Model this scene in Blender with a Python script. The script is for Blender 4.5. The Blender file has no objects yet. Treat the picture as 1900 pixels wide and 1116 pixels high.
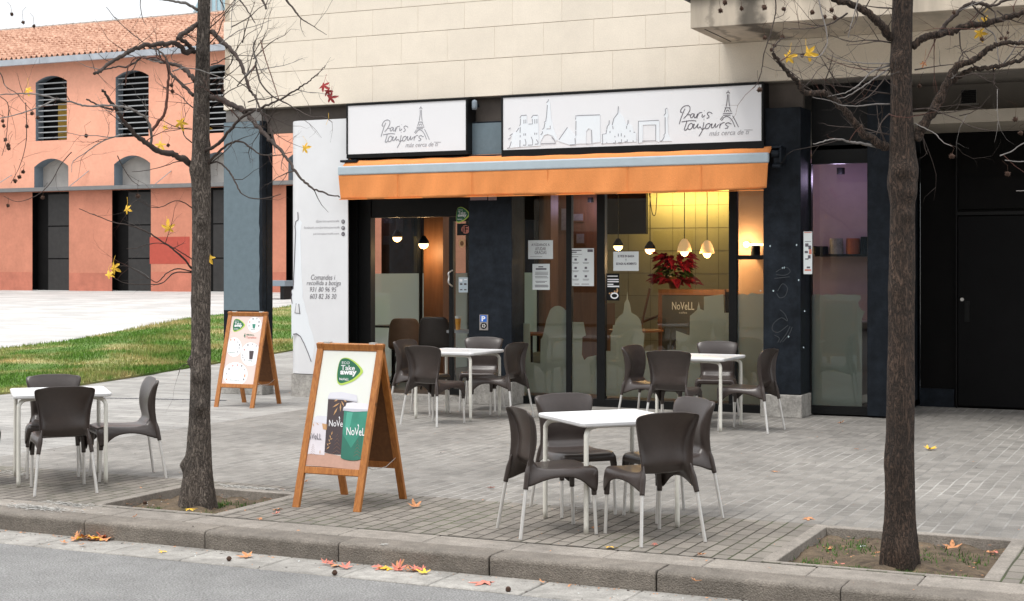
import bpy, bmesh, math, random
from mathutils import Vector, Matrix
R = math.radians
S = bpy.context.scene
COL = S.collection
random.seed(7)

# ------------------------------------------------------------------ camera, world, sun, exposure
CAM_F, CAM_T, CAM_Y, CAM_H = 2805., R(24.87), 497., 1.75
FW = (-math.sin(CAM_T), math.cos(CAM_T)); RT = (math.cos(CAM_T), math.sin(CAM_T))
cd = bpy.data.cameras.new('camera'); cam = bpy.data.objects.new('camera', cd); COL.objects.link(cam)
cam.location = (0, 0, CAM_H); cam.rotation_euler = (R(90), 0, CAM_T)
cd.sensor_width = 36; cd.lens = 36*CAM_F/1900; cd.shift_y = -(558-CAM_Y)/1900
cd.clip_end = 800; S.camera = cam
S.view_settings.view_transform = 'Standard'; S.view_settings.look = 'None'
S.view_settings.exposure = 0.66; S.view_settings.gamma = 1
W_ = bpy.data.worlds.new('World'); S.world = W_; W_.use_nodes = True
wn = W_.node_tree.nodes; wl = W_.node_tree.links
bg = wn['Background']; bg.inputs[1].default_value = 1.0
sky = wn.new('ShaderNodeTexSky'); sky.sky_type = 'NISHITA'; sky.sun_disc = False
sky.sun_elevation = R(63); sky.sun_rotation = R(205)
sc_ = wn.new('ShaderNodeMix'); sc_.data_type = 'RGBA'; sc_.blend_type = 'MULTIPLY'; sc_.inputs[0].default_value = 1
wl.new(sky.outputs[0], sc_.inputs[6]); sc_.inputs[7].default_value = (.1, .1, .1, 1)
cl = wn.new('ShaderNodeTexNoise'); cl.inputs['Scale'].default_value = 2.2; cl.inputs['Detail'].default_value = 4
cr = wn.new('ShaderNodeValToRGB'); cr.color_ramp.elements[0].position = .3; cr.color_ramp.elements[1].position = .7
cr.color_ramp.elements[0].color = (.83, .845, .865, 1); cr.color_ramp.elements[1].color = (.95, .95, .95, 1)
wtc = wn.new('ShaderNodeTexCoord'); wl.new(wtc.outputs['Generated'], cl.inputs['Vector'])
wl.new(cl.outputs[0], cr.inputs[0])
mx = wn.new('ShaderNodeMix'); mx.data_type = 'RGBA'; mx.inputs[0].default_value = .88
wl.new(sc_.outputs[2], mx.inputs[6]); wl.new(cr.outputs[0], mx.inputs[7])
wsep = wn.new('ShaderNodeSeparateXYZ'); wl.new(wtc.outputs['Generated'], wsep.inputs[0])      # overcast sky: brighter overhead than at the horizon
wmr = wn.new('ShaderNodeMapRange'); wmr.inputs[1].default_value = 0; wmr.inputs[2].default_value = 1; wmr.inputs[3].default_value = .68; wmr.inputs[4].default_value = 1.75
wl.new(wsep.outputs[2], wmr.inputs[0]); wv = wn.new('ShaderNodeVectorMath'); wv.operation = 'SCALE'
wl.new(mx.outputs[2], wv.inputs[0]); wl.new(wmr.outputs[0], wv.inputs['Scale']); wl.new(wv.outputs[0], bg.inputs[0])
sd = bpy.data.lights.new('sun', 'SUN'); sun = bpy.data.objects.new('sun', sd); COL.objects.link(sun)
sd.energy = 1.25; sd.angle = R(18); sd.color = (1, .96, .9)
sun.rotation_euler = (R(27), 0, R(-25))     # light comes from the street side, from the left

# ------------------------------------------------------------------ photograph <-> place
def ray(px, py):
    u = (px-950)/CAM_F; v = (CAM_Y-py)/CAM_F
    return Vector((FW[0]+u*RT[0], FW[1]+u*RT[1], v))
def W(px, py, Y):                 # point on the vertical plane y = Y
    r = ray(px, py); t = Y/r.y
    return Vector((r.x*t, Y, CAM_H+r.z*t))
def G(px, py, z=0.):              # point on the level z
    r = ray(px, py); t = (z-CAM_H)/r.z
    return Vector((r.x*t, r.y*t, z))
def D(px, py, d):                 # point at camera depth d
    r = ray(px, py)
    return Vector((r.x*d, r.y*d, CAM_H+r.z*d))
def zt(X, Y): return max(0., (Y-20.)*.037)          # the plaza rises to the back

# ------------------------------------------------------------------ materials
MATS = {}
def nt(m): return m.node_tree.nodes, m.node_tree.links
def mat(name, c, rough=.6, var=.15, scale=6., bump=0., bscale=60., metal=0., c2=None, island=0., stretch=(1, 1, 1), coat=0., detail=5, spec=.5, trans=0., macro=None, pos=(.3, .7)):
    if name in MATS: return MATS[name]
    m = bpy.data.materials.new(name); m.use_nodes = True; n, l = nt(m)
    b = n['Principled BSDF']; b.inputs['Roughness'].default_value = rough; b.inputs['Metallic'].default_value = metal
    b.inputs['Coat Weight'].default_value = coat; b.inputs['Specular IOR Level'].default_value = spec
    b.inputs['Transmission Weight'].default_value = trans
    tc = n.new('ShaderNodeTexCoord'); mp = n.new('ShaderNodeMapping'); mp.inputs['Scale'].default_value = stretch
    l.new(tc.outputs['Object'], mp.inputs[0])
    no = n.new('ShaderNodeTexNoise'); no.inputs['Scale'].default_value = scale; no.inputs['Detail'].default_value = detail
    no.inputs['Roughness'].default_value = .6
    l.new(mp.outputs[0], no.inputs['Vector'])
    rp = n.new('ShaderNodeValToRGB'); e = rp.color_ramp.elements; e[0].position, e[1].position = pos
    c = tuple(c); a = tuple(x*(1-var) for x in c)+(1,); d = tuple(min(1, x*(1+var)) for x in (c2 or c))+(1,)
    e[0].color = a; e[1].color = d; l.new(no.outputs[0], rp.inputs[0]); out = rp.outputs[0]
    for (ms, ma) in (macro or ()):
        q = n.new('ShaderNodeTexNoise'); q.inputs['Scale'].default_value = ms; q.inputs['Detail'].default_value = 6; q.inputs['Roughness'].default_value = .68; l.new(mp.outputs[0], q.inputs['Vector'])
        k = n.new('ShaderNodeMapRange'); k.inputs[1].default_value = .32; k.inputs[2].default_value = .68; k.inputs[3].default_value = 1-ma; k.inputs[4].default_value = 1+ma*.6; l.new(q.outputs[0], k.inputs[0])
        mm = n.new('ShaderNodeVectorMath'); mm.operation = 'SCALE'; l.new(out, mm.inputs[0]); l.new(k.outputs[0], mm.inputs['Scale']); out = mm.outputs[0]
    if island:
        g = n.new('ShaderNodeNewGeometry'); mr = n.new('ShaderNodeMapRange'); mr.inputs[3].default_value = 1-island; mr.inputs[4].default_value = 1+island
        l.new(g.outputs['Random Per Island'], mr.inputs[0])
        mm = n.new('ShaderNodeVectorMath'); mm.operation = 'SCALE'; l.new(out, mm.inputs[0]); l.new(mr.outputs[0], mm.inputs['Scale']); out = mm.outputs[0]
    l.new(out, b.inputs['Base Color'])
    if bump:
        n2 = n.new('ShaderNodeTexNoise'); n2.inputs['Scale'].default_value = bscale; n2.inputs['Detail'].default_value = 4
        l.new(mp.outputs[0], n2.inputs['Vector'])
        bp = n.new('ShaderNodeBump'); bp.inputs['Strength'].default_value = bump; bp.inputs['Distance'].default_value = .02
        l.new(n2.outputs[0], bp.inputs['Height']); l.new(bp.outputs[0], b.inputs['Normal'])
    MATS[name] = m; return m
def emit(name, c, s):
    if name in MATS: return MATS[name]
    m = bpy.data.materials.new(name); m.use_nodes = True; b = nt(m)[0]['Principled BSDF']
    b.inputs['Base Color'].default_value = (*c, 1); b.inputs['Emission Color'].default_value = (*c, 1); b.inputs['Emission Strength'].default_value = s
    MATS[name] = m; return m
def glass(name, tint=(.86, .9, .9), k=1.):
    if name in MATS: return MATS[name]
    m = bpy.data.materials.new(name); m.use_nodes = True; n, l = nt(m); n.remove(n['Principled BSDF'])
    t = n.new('ShaderNodeBsdfTransparent'); t.inputs[0].default_value = (*tint, 1)
    g = n.new('ShaderNodeBsdfGlossy'); g.inputs['Roughness'].default_value = .0
    f = n.new('ShaderNodeFresnel'); f.inputs[0].default_value = 1.5
    mu = n.new('ShaderNodeMath'); mu.operation = 'MULTIPLY'; mu.inputs[1].default_value = k; l.new(f.outputs[0], mu.inputs[0])
    x = n.new('ShaderNodeMixShader'); l.new(mu.outputs[0], x.inputs[0]); l.new(t.outputs[0], x.inputs[1]); l.new(g.outputs[0], x.inputs[2])
    l.new(x.outputs[0], n['Material Output'].inputs[0]); MATS[name] = m; return m
def frost(name, c, clear=.25):
    m = bpy.data.materials.new(name); m.use_nodes = True; n, l = nt(m); n.remove(n['Principled BSDF'])
    t = n.new('ShaderNodeBsdfTransparent'); d = n.new('ShaderNodeBsdfDiffuse'); r = n.new('ShaderNodeBsdfTranslucent')
    for q in (d, r): q.inputs[0].default_value = (*c, 1)
    a = n.new('ShaderNodeMixShader'); a.inputs[0].default_value = .38; l.new(d.outputs[0], a.inputs[1]); l.new(r.outputs[0], a.inputs[2])
    b = n.new('ShaderNodeMixShader'); b.inputs[0].default_value = clear; l.new(a.outputs[0], b.inputs[1]); l.new(t.outputs[0], b.inputs[2])
    l.new(b.outputs[0], n['Material Output'].inputs[0]); MATS[name] = m; return m

def paver(name, brick, mortar, bw, bh, msize, moss=0., swap=True, stain=.3, offset=.5, patchy=0.):
    m = bpy.data.materials.new(name); m.use_nodes = True; n, l = nt(m); b = n['Principled BSDF']; b.inputs['Roughness'].default_value = .85
    g = n.new('ShaderNodeNewGeometry'); sp = n.new('ShaderNodeSeparateXYZ'); l.new(g.outputs['Position'], sp.inputs[0])
    wob = n.new('ShaderNodeTexNoise'); wob.inputs['Scale'].default_value = 1.3; l.new(g.outputs['Position'], wob.inputs['Vector'])
    cb = n.new('ShaderNodeCombineXYZ')
    l.new(sp.outputs[1 if swap else 0], cb.inputs[0]); l.new(sp.outputs[0 if swap else 1], cb.inputs[1])
    ad = n.new('ShaderNodeVectorMath'); ad.operation = 'MULTIPLY_ADD'; ad.inputs[1].default_value = (.035, .035, 0)
    l.new(wob.outputs[1], ad.inputs[0]); l.new(cb.outputs[0], ad.inputs[2])
    br = n.new('ShaderNodeTexBrick'); br.inputs['Scale'].default_value = 1; br.inputs['Brick Width'].default_value = bw; br.inputs['Row Height'].default_value = bh
    br.inputs['Mortar Size'].default_value = msize; br.inputs['Mortar Smooth'].default_value = .35; br.offset = offset
    k = .74
    br.inputs['Color1'].default_value = (*brick, 1); br.inputs['Color2'].default_value = (brick[0]*k, brick[1]*k, brick[2]*k, 1); br.inputs['Mortar'].default_value = (*mortar, 1)
    l.new(ad.outputs[0], br.inputs['Vector']); out = br.outputs[0]
    def noise(s, lo, hi, d=6):
        q = n.new('ShaderNodeTexNoise'); q.inputs['Scale'].default_value = s; q.inputs['Detail'].default_value = d; q.inputs['Roughness'].default_value = .65; l.new(g.outputs['Position'], q.inputs['Vector'])
        r = n.new('ShaderNodeMapRange'); r.inputs[1].default_value = .3; r.inputs[2].default_value = .7; r.inputs[3].default_value = lo; r.inputs[4].default_value = hi; l.new(q.outputs[0], r.inputs[0]); return r.outputs[0]
    if moss:
        mk = noise(1.1, -.6, 1.0); mf = n.new('ShaderNodeMath'); mf.operation = 'MULTIPLY'; mf.use_clamp = True
        l.new(mk, mf.inputs[0]); l.new(br.outputs['Fac'], mf.inputs[1])
        m2 = n.new('ShaderNodeMath'); m2.operation = 'MULTIPLY'; m2.inputs[1].default_value = moss; l.new(mf.outputs[0], m2.inputs[0])
        mi = n.new('ShaderNodeMix'); mi.data_type = 'RGBA'; l.new(m2.outputs[0], mi.inputs[0]); l.new(out, mi.inputs[6]); mi.inputs[7].default_value = (.07, .115, .025, 1); out = mi.outputs[2]
    if patchy:
        pk = noise(.8, 1.15, -.35); pf = n.new('ShaderNodeMath'); pf.operation = 'MULTIPLY'; pf.use_clamp = True; pf.inputs[1].default_value = 1; l.new(pk, pf.inputs[0])
        p2 = n.new('ShaderNodeMath'); p2.operation = 'MULTIPLY'; l.new(pf.outputs[0], p2.inputs[0]); l.new(br.outputs['Fac'], p2.inputs[1])
        mi = n.new('ShaderNodeMix'); mi.data_type = 'RGBA'; l.new(p2.outputs[0], mi.inputs[0]); l.new(out, mi.inputs[6]); mi.inputs[7].default_value = (brick[0]*patchy, brick[1]*patchy, brick[2]*patchy, 1); out = mi.outputs[2]
    for s, lo, hi in ((.42, 1-stain, 1+stain*.6), (2.3, 1-stain*.55, 1+stain*.4), (9, 1-stain*.45, 1+stain*.35), (90, .80, 1.2)):
        v = n.new('ShaderNodeVectorMath'); v.operation = 'SCALE'; l.new(out, v.inputs[0]); l.new(noise(s, lo, hi), v.inputs['Scale']); out = v.outputs[0]
    # chewing gum spots and dark droplets
    vo = n.new('ShaderNodeTexVoronoi'); vo.inputs['Scale'].default_value = 4.5; l.new(g.outputs['Position'], vo.inputs['Vector'])
    r2 = n.new('ShaderNodeMapRange'); r2.inputs[1].default_value = .05; r2.inputs[2].default_value = .075; r2.inputs[3].default_value = .62; r2.inputs[4].default_value = 1; l.new(vo.outputs['Distance'], r2.inputs[0])
    v = n.new('ShaderNodeVectorMath'); v.operation = 'SCALE'; l.new(out, v.inputs[0]); l.new(r2.outputs[0], v.inputs['Scale']); out = v.outputs[0]
    l.new(out, b.inputs['Base Color'])
    bp = n.new('ShaderNodeBump'); bp.inputs['Strength'].default_value = .7; bp.inputs['Distance'].default_value = .006; bp.invert = True
    l.new(br.outputs['Fac'], bp.inputs['Height'])
    b2 = n.new('ShaderNodeBump'); b2.inputs['Strength'].default_value = .35; b2.inputs['Distance'].default_value = .004
    l.new(noise(90, 0, 1), b2.inputs['Height']); l.new(bp.outputs[0], b2.inputs['Normal']); l.new(b2.outputs[0], b.inputs['Normal'])
    MATS[name] = m; return m

def wood(name, c, dark, scale=14.):
    m = bpy.data.materials.new(name); m.use_nodes = True; n, l = nt(m); b = n['Principled BSDF']; b.inputs['Roughness'].default_value = .42
    tc = n.new('ShaderNodeTexCoord'); mp = n.new('ShaderNodeMapping'); mp.inputs['Scale'].default_value = (9, 9, .7); l.new(tc.outputs['Object'], mp.inputs[0])
    no = n.new('ShaderNodeTexNoise'); no.inputs['Scale'].default_value = scale*.35; no.inputs['Detail'].default_value = 7; no.inputs['Distortion'].default_value = 1.2
    l.new(mp.outputs[0], no.inputs['Vector']); rp = n.new('ShaderNodeValToRGB'); e = rp.color_ramp.elements; e[0].position = .32; e[1].position = .68
    e[0].color = (*dark, 1); e[1].color = (*c, 1); l.new(no.outputs[0], rp.inputs[0]); out = rp.outputs[0]
    vo = n.new('ShaderNodeTexVoronoi'); vo.inputs['Scale'].default_value = 4.2; l.new(tc.outputs['Object'], vo.inputs['Vector'])
    mr = n.new('ShaderNodeMapRange'); mr.inputs[1].default_value = .04; mr.inputs[2].default_value = .11; mr.inputs[3].default_value = .25; mr.inputs[4].default_value = 1; l.new(vo.outputs['Distance'], mr.inputs[0])
    v = n.new('ShaderNodeVectorMath'); v.operation = 'SCALE'; l.new(out, v.inputs[0]); l.new(mr.outputs[0], v.inputs['Scale']); l.new(v.outputs[0], b.inputs['Base Color'])
    bp = n.new('ShaderNodeBump'); bp.inputs['Strength'].default_value = .25; bp.inputs['Distance'].default_value = .003; l.new(no.outputs[0], bp.inputs['Height']); l.new(bp.outputs[0], b.inputs['Normal'])
    MATS[name] = m; return m

def bark(name, c, dark):
    m = bpy.data.materials.new(name); m.use_nodes = True; n, l = nt(m); b = n['Principled BSDF']; b.inputs['Roughness'].default_value = .92
    tc = n.new('ShaderNodeTexCoord')
    def noise(sc, z, det, dist=0.):
        mp = n.new('ShaderNodeMapping'); mp.inputs['Scale'].default_value = (1, 1, z); l.new(tc.outputs['Object'], mp.inputs[0])
        q = n.new('ShaderNodeTexNoise'); q.inputs['Scale'].default_value = sc; q.inputs['Detail'].default_value = det; q.inputs['Distortion'].default_value = dist; q.inputs['Roughness'].default_value = .65
        l.new(mp.outputs[0], q.inputs['Vector']); return q.outputs[0]
    def math_(op, a, bb):
        q = n.new('ShaderNodeMath'); q.operation = op
        for i, v in enumerate((a, bb)):
            if isinstance(v, (int, float)): q.inputs[i].default_value = v
            else: l.new(v, q.inputs[i])
        return q.outputs[0]
    # ridged vertical fissures, broken up by shorter cross cracks
    f = noise(30, .26, 6, 1.8); rid = math_('MULTIPLY', math_('ABSOLUTE', math_('SUBTRACT', f, .5), 0), 5.5)
    g = noise(48, .7, 4, .8); r2 = math_('MULTIPLY', math_('ABSOLUTE', math_('SUBTRACT', g, .5), 0), 4.5)
    h = math_('ADD', math_('MULTIPLY', math_('MINIMUM', rid, 1.), .7), math_('MULTIPLY', math_('MINIMUM', r2, 1.), .3))
    fine = noise(190, .6, 3); hh = math_('ADD', math_('MULTIPLY', h, .8), math_('MULTIPLY', fine, .25))
    rp = n.new('ShaderNodeValToRGB'); e = rp.color_ramp.elements; e[0].position = .16; e[1].position = .62; e[0].color = (*dark, 1); e[1].color = (*c, 1); l.new(hh, rp.inputs[0])
    m3 = n.new('ShaderNodeMapRange'); m3.inputs[1].default_value = .3; m3.inputs[2].default_value = .7; m3.inputs[3].default_value = .65; m3.inputs[4].default_value = 1.4; l.new(noise(4, .5, 4), m3.inputs[0])
    v = n.new('ShaderNodeVectorMath'); v.operation = 'SCALE'; l.new(rp.outputs[0], v.inputs[0]); l.new(m3.outputs[0], v.inputs['Scale']); l.new(v.outputs[0], b.inputs['Base Color'])
    bp = n.new('ShaderNodeBump'); bp.inputs['Strength'].default_value = 1; bp.inputs['Distance'].default_value = .045; l.new(hh, bp.inputs['Height']); l.new(bp.outputs[0], b.inputs['Normal'])
    MATS[name] = m; return m

M = {}
M['stone'] = mat('beige_stone', (.80, .72, .605), .8, .05, 60, .12, 90, island=.022, macro=((.9, .06), (4, .04)))
M['stone_joint'] = mat('stone_joint', (.50, .43, .34), .9, .2)
M['concrete'] = mat('concrete', (.36, .345, .32), .9, .2, 40, .3, 50, macro=((3, .3), (14, .25)))
M['kerbm'] = mat('kerb_stone', (.215, .190, .162), .9, .30, 90, .7, 110, island=.10, macro=((1.6, .30), (9, .22)))
M['slab'] = mat('edge_slab', (.27, .243, .212), .9, .25, 90, .5, 100, island=.09, macro=((2, .25), (11, .2)))
M['gutter'] = mat('gutter_slab', (.33, .315, .29), .9, .2, 90, .4, 90, island=.08, macro=((2.2, .3), (12, .25)))
M['asphalt'] = mat('asphalt', (.255, .253, .248), .92, .5, 85, 1., 90, detail=2, macro=((.7, .16), (5, .14)))
M['pier'] = mat('dark_painted_metal', (.014, .018, .024), .5, .3, 9, .15, 120, spec=.12, macro=((1.8, .3), (8, .25)))
M['pierlt'] = mat('pale_grey_blue', (.135, .185, .215), .55, .08, 12, .1, 120)  # repaint on the corner column, painted daylight on the upper pier
M['black'] = mat('black_frame', (.006, .0065, .007), .4, .2, 20, spec=.25)
M['dark'] = mat('dark_recess', (.0045, .0042, .0042), .6, .25, 3, spec=.12)
M['soffit'] = mat('soffit_render', (.19, .172, .15), .9, .12, 3, .1)
M['white'] = mat('white_sign_face', (.80, .80, .82), .35, .01, 3)
M['whitecut'] = mat('white_cutout', (.80, .84, .88), .4, .01, 3)
M['panel'] = mat('white_panel', (.74, .75, .77), .5, .03, 3)
M['ink'] = mat('grey_ink', (.10, .09, .11), .5, .05)
M['inklt'] = mat('pale_grey_ink', (.36, .35, .37), .5, .05)
M['orange'] = mat('orange_canvas', (.80, .29, .085), .85, .05, 120, .35, 180, stretch=(1, .15, .25), macro=((.8, .10), (5, .07)))
M['barm'] = mat('awning_bar_aluminium', (.42, .50, .55), .4, .05, 5)
M['alu'] = mat('brushed_aluminium', (.74, .73, .71), .36, .06, 30, .1, 200, metal=.6)
M['plastic'] = mat('brown_grey_plastic', (.046, .035, .031), .31, .08, 30, .05, 260, spec=.5, macro=((6, .10),))
M['tabletop'] = mat('white_resin', (.76, .765, .77), .28, .03, 9, macro=((5, .05),))
M['tableleg'] = mat('cream_painted_steel', (.74, .725, .66), .35, .06, 14)
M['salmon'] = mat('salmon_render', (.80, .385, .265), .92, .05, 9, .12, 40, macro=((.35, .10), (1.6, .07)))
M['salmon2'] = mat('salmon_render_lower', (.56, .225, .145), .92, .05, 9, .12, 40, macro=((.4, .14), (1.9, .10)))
M['redpatch'] = mat('red_paint_patch', (.42, .075, .05), .9, .08)
M['reveal'] = mat('blue_grey_reveal', (.21, .25, .29), .8, .08)
M['louvre'] = mat('pale_louvre', (.36, .37, .38), .6, .1)
M['tile'] = mat('terracotta_tile', (.35, .155, .095), .9, .2, 5.5, .2, 30, island=.0, c2=(.60, .38, .27))
M['zinc'] = mat('zinc_gutter', (.36, .39, .43), .5, .15, 2)
M['film'] = frost('frosted_film', (.62, .71, .69), .30)
M['film2'] = frost('frosted_film_grey', (.50, .55, .55), .3)
M['glass'] = glass('shop_glass', (.76, .80, .79), 1.6)
M['wood'] = wood('varnished_pine', (.47, .185, .042), (.31, .105, .022))
M['hardboard'] = mat('hardboard', (.16, .065, .02), .7, .2, 30)
M['bark'] = bark('sweetgum_bark', (.36, .30, .25), (.045, .034, .027))
M['barkR'] = bark('dark_bark', (.165, .105, .074), (.012, .008, .005))
M['twig'] = mat('twig_bark', (.050, .036, .030), .85, .3, 30)
M['twigred'] = mat('red_brown_twig', (.10, .040, .028), .8, .3, 30)
M['twigpale'] = mat('pale_twig', (.19, .175, .165), .8, .3, 30)
M['ball'] = mat('seed_ball', (.060, .030, .018), .9, .3, 60)
M['yleaf'] = mat('yellow_leaf', (.82, .50, .045), .6, .2, 25)
M['rleaf'] = mat('red_leaf', (.30, .018, .018), .6, .2, 25)
M['bleaf'] = mat('brown_leaf', (.56, .255, .115), .8, .3, 30, .3, 60)
M['pleaf'] = mat('pinkish_leaf', (.58, .20, .15), .8, .2, 30, .3, 60)
M['soil'] = mat('soil', (.085, .060, .040), .95, .4, 9, 1., 60, c2=(.13, .095, .06))
M['grass'] = mat('grass_blades', (.115, .25, .022), .8, .12, .55, c2=(.42, .34, .15), island=.3, pos=(.47, .66), macro=((2.4, .25),))
M['weed'] = mat('weed_green', (.07, .15, .025), .8, .3, 5, island=.3)
M['paper'] = mat('paper', (.66, .70, .70), .7, .03, 3)
M['ply'] = mat('interior_wood', (.17, .075, .032), .55, .2, 3, stretch=(6, 6, .6))
M['wallbeige'] = mat('beige_tile_wall', (.31, .275, .19), .7, .07, 3)
M['purple'] = mat('lilac_wall', (.46, .36, .44), .8, .08, 3)
M['peach'] = mat('peach_wall', (.55, .36, .24), .8, .06, 3)
M['white_gloss'] = mat('white_enamel', (.72, .70, .66), .4, .03)
M['green'] = mat('badge_green', (.012, .13, .062), .5, .02)
M['lime'] = mat('badge_lime', (.45, .62, .10), .5, .02)
M['cupdark'] = mat('cup_print_dark', (.055, .038, .042), .5, .1)
M['cupgreen'] = mat('cup_print_green', (.035, .235, .165), .5, .15, 9)
M['cuplid'] = mat('cup_print_lid', (.66, .66, .72), .5, .05, 6)
M['gold'] = mat('print_tan', (.52, .30, .14), .5, .1)
M['blue'] = mat('sign_blue', (.01, .13, .55), .4, .02)

# ------------------------------------------------------------------ mesh builder
WL = {}
def tag(o, label=None, cat=None, group=None, kind=None):
    for k, v in (('label', label), ('category', cat), ('group', group), ('kind', kind)):
        if v: o[k] = v
    return o
def thing(name, label, cat, loc=(0, 0, 0), group=None, rz=0):
    o = bpy.data.objects.new(name, None); COL.objects.link(o); o.empty_display_size = .2
    o.location = loc; o.rotation_euler = (0, 0, rz); WL[o.name] = Vector(loc)
    return tag(o, label, cat, group)
class MB:
    def __init__(s): s.v = []; s.f = []
    def q(s, vs, fs):
        b = len(s.v); s.v += [Vector(p) for p in vs]; s.f += [tuple(i+b for i in f) for f in fs]; return s
    def box(s, x0, x1, y0, y1, z0, z1):
        return s.q([(x0,y0,z0),(x1,y0,z0),(x1,y1,z0),(x0,y1,z0),(x0,y0,z1),(x1,y0,z1),(x1,y1,z1),(x0,y1,z1)],
                   [(0,3,2,1),(4,5,6,7),(0,1,5,4),(1,2,6,5),(2,3,7,6),(3,0,4,7)])
    def prism(s, pts, dv):                       # pts: planar 3-D outline, dv: extrusion vector
        n = len(pts); dv = Vector(dv); P = [Vector(p) for p in pts]
        return s.q(P+[p+dv for p in P], [tuple(range(n)), tuple(range(2*n-1, n-1, -1))]+[(i, i+n, (i+1) % n+n, (i+1) % n) for i in range(n)])
    def tube(s, pts, rr, n=8, cap=True):
        P = [Vector(p) for p in pts]; k = len(P)
        if not isinstance(rr, (list, tuple)): rr = [rr]*k
        b = len(s.v); t = (P[1]-P[0]).normalized(); u = t.orthogonal().normalized()
        for i in range(k):
            t = (P[min(i+1, k-1)]-P[max(i-1, 0)]).normalized(); u = (u-t*u.dot(t))
            u = u.normalized() if u.length > 1e-6 else t.orthogonal().normalized(); w = t.cross(u)
            for j in range(n):
                a = 2*math.pi*j/n; s.v.append(P[i]+(u*math.cos(a)+w*math.sin(a))*rr[i])
        for i in range(k-1):
            for j in range(n):
                s.f.append((b+i*n+j, b+i*n+(j+1) % n, b+(i+1)*n+(j+1) % n, b+(i+1)*n+j))
        if cap: s.f.append(tuple(b+j for j in range(n-1, -1, -1))); s.f.append(tuple(b+(k-1)*n+j for j in range(n)))
        return s
    def lathe(s, prof, c=(0, 0, 0), n=20):
        b = len(s.v); c = Vector(c)
        for r, z in prof:
            for j in range(n):
                a = 2*math.pi*j/n; s.v.append(c+Vector((r*math.cos(a), r*math.sin(a), z)))
        for i in range(len(prof)-1):
            for j in range(n): s.f.append((b+i*n+j, b+i*n+(j+1) % n, b+(i+1)*n+(j+1) % n, b+(i+1)*n+j))
        return s
    def blob(s, c, r, jit=.0, n=8, sz=1.):
        c = Vector(c); prof = [(max(.001, math.sin(math.pi*i/(n//2+1))), -math.cos(math.pi*i/(n//2+1))) for i in range(n//2+2)]
        for i, (a, z) in enumerate(prof): prof[i] = (a*r*(1+random.uniform(-jit, jit)), z*r*sz)
        return s.lathe(prof, c, n)
    def ribbon(s, pts, w, nrm, off=0.):          # flat stroke of width w lying in the plane with normal nrm
        nrm = Vector(nrm); P = [Vector(p)+nrm*off for p in pts]; b = len(s.v); k = len(P)
        for i in range(k):
            t = (P[min(i+1, k-1)]-P[max(i-1, 0)]).normalized(); u = t.cross(nrm).normalized()*(w/2)
            s.v += [P[i]-u, P[i]+u]
        for i in range(k-1): s.f.append((b+2*i, b+2*i+1, b+2*i+3, b+2*i+2))
        return s
    def build(s, name, m, parent=None, org=None, smooth=False, bev=0., seg=2, label=None, keep=False):
        o0 = WL[parent.name] if parent and not keep else Vector(org or (0, 0, 0))
        me = bpy.data.meshes.new(name); me.from_pydata([tuple(p-o0) for p in s.v], [], s.f); me.update()
        bm = bmesh.new(); bm.from_mesh(me)
        if len(bm.faces) < 60000: bmesh.ops.recalc_face_normals(bm, faces=bm.faces)
        bm.to_mesh(me); bm.free()
        if smooth: me.polygons.foreach_set('use_smooth', [True]*len(me.polygons))
        me.materials.append(m); o = bpy.data.objects.new(name, me); COL.objects.link(o)
        if parent: o.parent = parent; WL[o.name] = WL[parent.name]
        else: o.location = o0; WL[o.name] = o0
        if bev:
            b = o.modifiers.new('bevel', 'BEVEL'); b.width = bev; b.segments = seg; b.limit_method = 'ANGLE'; b.angle_limit = R(40)
        if label: o['label'] = label
        return o
def base_of(b):
    xs = [p.x for p in b.v]; ys = [p.y for p in b.v]; zs = [p.z for p in b.v]
    return ((min(xs)+max(xs))/2, (min(ys)+max(ys))/2, min(zs))
def single(name, mb, m, label, cat, group=None, **k):
    return tag(mb.build(name, m, None, base_of(mb), **k), label, cat, group)
def struct(name, mb, m, **k): return tag(mb.build(name, m, None, **k), kind='structure')
def spline(P, n=5):
    P = [Vector(p) for p in P]; out = []
    for i in range(len(P)-1):
        a, b, c, d = P[max(i-1, 0)], P[i], P[i+1], P[min(i+2, len(P)-1)]
        for k in range(n):
            t = k/n; out.append(.5*((2*b)+(c-a)*t+(2*a-5*b+4*c-d)*t*t+(3*b-a-3*c+d)*t**3))
    return out+[P[-1]]
def text_geo(body, bold=0., shear=0., align='LEFT', space=1.):
    cu = bpy.data.curves.new('t', 'FONT'); cu.body = body; cu.shear = shear; cu.offset = bold; cu.align_x = align; cu.space_line = space; cu.resolution_u = 3
    o = bpy.data.objects.new('t', cu); COL.objects.link(o); dg = bpy.context.evaluated_depsgraph_get(); dg.update()
    me = bpy.data.meshes.new_from_object(o.evaluated_get(dg)); vs = [v.co.copy() for v in me.vertices]; fs = [tuple(p.vertices) for p in me.polygons]
    bpy.data.objects.remove(o); bpy.data.meshes.remove(me); bpy.data.curves.remove(cu); return vs, fs
def text_on(mb, body, tf, x0, x1, y0, y1, **k):  # fit text in the box (x0..x1, y0..y1) of the plane given by tf(x, y) -> 3-D
    vs, fs = text_geo(body, **k)
    if not vs: return mb
    ax = min(v.x for v in vs); bx = max(v.x for v in vs); ay = min(v.y for v in vs); by = max(v.y for v in vs)
    return mb.q([tf(x0+(v.x-ax)/(bx-ax)*(x1-x0), y0+(v.y-ay)/(by-ay)*(y1-y0)) for v in vs], fs)
def pxtext(mb, body, px0, py0, px1, py1, Y, **k):  # text on the plane y = Y between two picture corners
    a = W(px0, py1, Y); b = W(px1, py1, Y); c = W(px0, py0, Y)
    return text_on(mb, body, lambda x, y: Vector((x, Y, y)), a.x, b.x, a.z, c.z, **k)
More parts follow.
